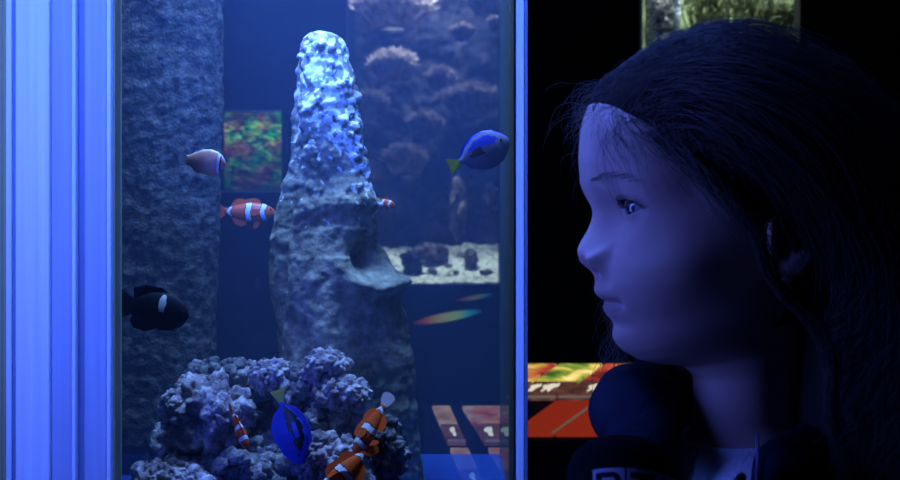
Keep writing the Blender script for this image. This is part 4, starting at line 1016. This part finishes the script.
for i in range(230):   # locks on the far side of the face
    k = np.random.RandomState(i//35); c = k.uniform(.5, 4.4); p = np.array([c+rs.normal()*.35, -6.9+rs.normal()*.3, k.uniform(1, 4)])
    p = push(p, 1.03); grow(p, np.array([.15, -.2, -.9]), k.uniform(10, 19), 24, 1.06+rs.uniform(0, .05), k.uniform(.4, 1.1)*rs.uniform(.6, 1.3), k.uniform(1.5, 3.2), .4, None)
for i in range(200):   # the lock looping round the ear
    t0 = rs.normal()*.16; p = np.array([2.2+t0, 6.9, 1.6+rs.normal()*.5]); pts_ = []
    for q, (f, l, z) in enumerate([(2.4, 7.1, 2.2), (1.5, 7.5, .2), (.9, 7.6, -1.8), (.2, 7.5, -3.8), (-.9, 7.6, -5.3), (-2.4, 7.9, -6.6), (-3.4, 8.0, -9), (-3.2, 8.2, -12), (-4.0, 8.4, -15), (-3.6, 8.8, -18)]):
        pts_.append(np.array([f, l, z]) + rs.normal(size=3)*.10*(1+q*.25) + np.array([t0, 0, 0]))
    pts_ = np.array(pts_); tt = np.linspace(0, 9, 26); strands.append(np.stack([np.interp(tt, range(10), pts_[:, j]) for j in range(3)], 1))
# keep strands off the face
hc = bpy.data.hair_curves.new('hair_strands'); hc.add_curves([len(s_) for s_ in strands])
A = np.concatenate(strands)
W = np.stack([X0 + CM*(Fv.x*A[:, 0]+Lv.x*A[:, 1]), Y0G + CM*(Fv.y*A[:, 0]+Lv.y*A[:, 1]), EZ + CM*A[:, 2]], -1).astype(np.float32)
hc.attributes['position'].data.foreach_set('vector', W.ravel())
rad = np.concatenate([np.linspace(1, .35, len(s_)) for s_ in strands]).astype(np.float32)*.00017
ra = hc.attributes.get('radius') or hc.attributes.new('radius', 'FLOAT', 'POINT'); ra.data.foreach_set('value', rad)
hs = bpy.data.objects.new('hair_strands', hc); COL.objects.link(hs); hc.materials.append(M_hair); hs.parent = hairmass
hs['kind'] = 'stuff'

# ------------------------------------------------------------------ microphone with foam windscreen and logo panels
M_foam = mat('black_foam', (.010, .010, .016), .95, .05, bump=1, bscale=700)
M_logo = mat('pale_blue_logo_print', (.55, .58, .75), .7, .2); M_ltr = mat('navy_logo_letter', (.008, .008, .02), .7, .2)
mc = P(622, 513, .665); ax = Vector((.06, .50, .86)).normalized(); sx_ = ax.cross(Vector((0, 0, 1))).normalized()
if sx_.x < 0: sx_ = -sx_
fr_ = sx_.cross(ax) ;
if fr_.y > 0: fr_ = -fr_
mic = empty('microphone', mc, 'black foam covered microphone with boxed letters held up below the chin of the girl', 'microphone')
minv = Matrix.Translation(-mc)
def mch(o): o.parent = mic; o.matrix_parent_inverse = minv; return o
def mpt(a, r, h): return mc + (sx_*math.sin(a) + fr_*math.cos(a))*r + ax*h
prof = [(-.040, .010), (-.038, .024), (-.03, .0275), (-.01, .0295), (.015, .0300), (.024, .0292), (.031, .0265), (.036, .021), (.039, .013), (.0400, .002)]
V = []; F = []; n = 72
pp = [(float(a), float(b)) for a, b in zip(np.interp(np.linspace(0, 9, 60), range(10), [p[0] for p in prof]), np.interp(np.linspace(0, 9, 60), range(10), [p[1] for p in prof]))]
for h_, r_ in pp:
    for k in range(n): V.append(mpt(2*math.pi*k/n, r_, h_))
for i in range(len(pp)-1):
    for k in range(n): F.append((i*n+k, i*n+(k+1) % n, (i+1)*n+(k+1) % n, (i+1)*n+k))
F.append(tuple(range(n))[::-1]); F.append(tuple((len(pp)-1)*n+k for k in range(n)))
mch(mesh('foam_windscreen', V, F, M_foam, smooth=True))
def letter(ch_, u, v):
    u = (u-.5)/.78+.5; v = (v-.5)/.80+.5
    if not (0 <= u <= 1 and 0 <= v <= 1): return False
    if ch_ == 'T': return v > .78 or abs(u-.5) < .13
    if ch_ == 'L': return v < .22 or u < .26
    if u < .25: return True                     # R
    if v > .42:
        cu, cv, = .60, .71; d_ = math.hypot(max(0, u-.62)/.38, (v-.71)/.29)
        return d_ < 1 and not (math.hypot(max(0, u-.60)/.16, (v-.71)/.115) < 1)
    return abs(u-.25 - (.42-v)*1.25 - .17) < .17
for ch_, ac in (('R', -14), ('T', 20), ('L', 54)):
    N = 48; V = []; F = []; mi = []; hw = R(16)
    for lay, rr0 in ((0, .0307), (1, .0297)):
        for j in range(N+1):
            for i in range(N+1): V.append(mpt(R(ac)+hw*(2*i/N-1), rr0, -.006 + .020*(j/N)-.0))
    for j in range(N):
        for i in range(N):
            q = (j*(N+1)+i, j*(N+1)+i+1, (j+1)*(N+1)+i+1, (j+1)*(N+1)+i); F.append(q); mi.append(1 if letter(ch_, (i+.5)/N, (j+.5)/N) else 0)
            F.append(tuple(x+(N+1)**2 for x in q[::-1])); mi.append(0)
    o_ = (N+1)**2; ed = [i for i in range(N+1)] + [j*(N+1)+N for j in range(1, N+1)] + [N*(N+1)+i for i in range(N-1, -1, -1)] + [j*(N+1) for j in range(N-1, 0, -1)]
    for a, b in zip(ed, ed[1:]+ed[:1]): F.append((b, a, a+o_, b+o_)); mi.append(0)
    e = mch(mesh('logo_panel', V, F, [M_logo, M_ltr], mi=mi)); e['label'] = 'pale logo box with a dark letter ' + ch_
bm = bmesh.new(); tube(bm, [mc - ax*h_ for h_ in (.036, .06, .12, .20, .205)], [.0115, .012, .0115, .010, .007], 24); mch(frombm('handle', bm, M_dark, smooth=True))
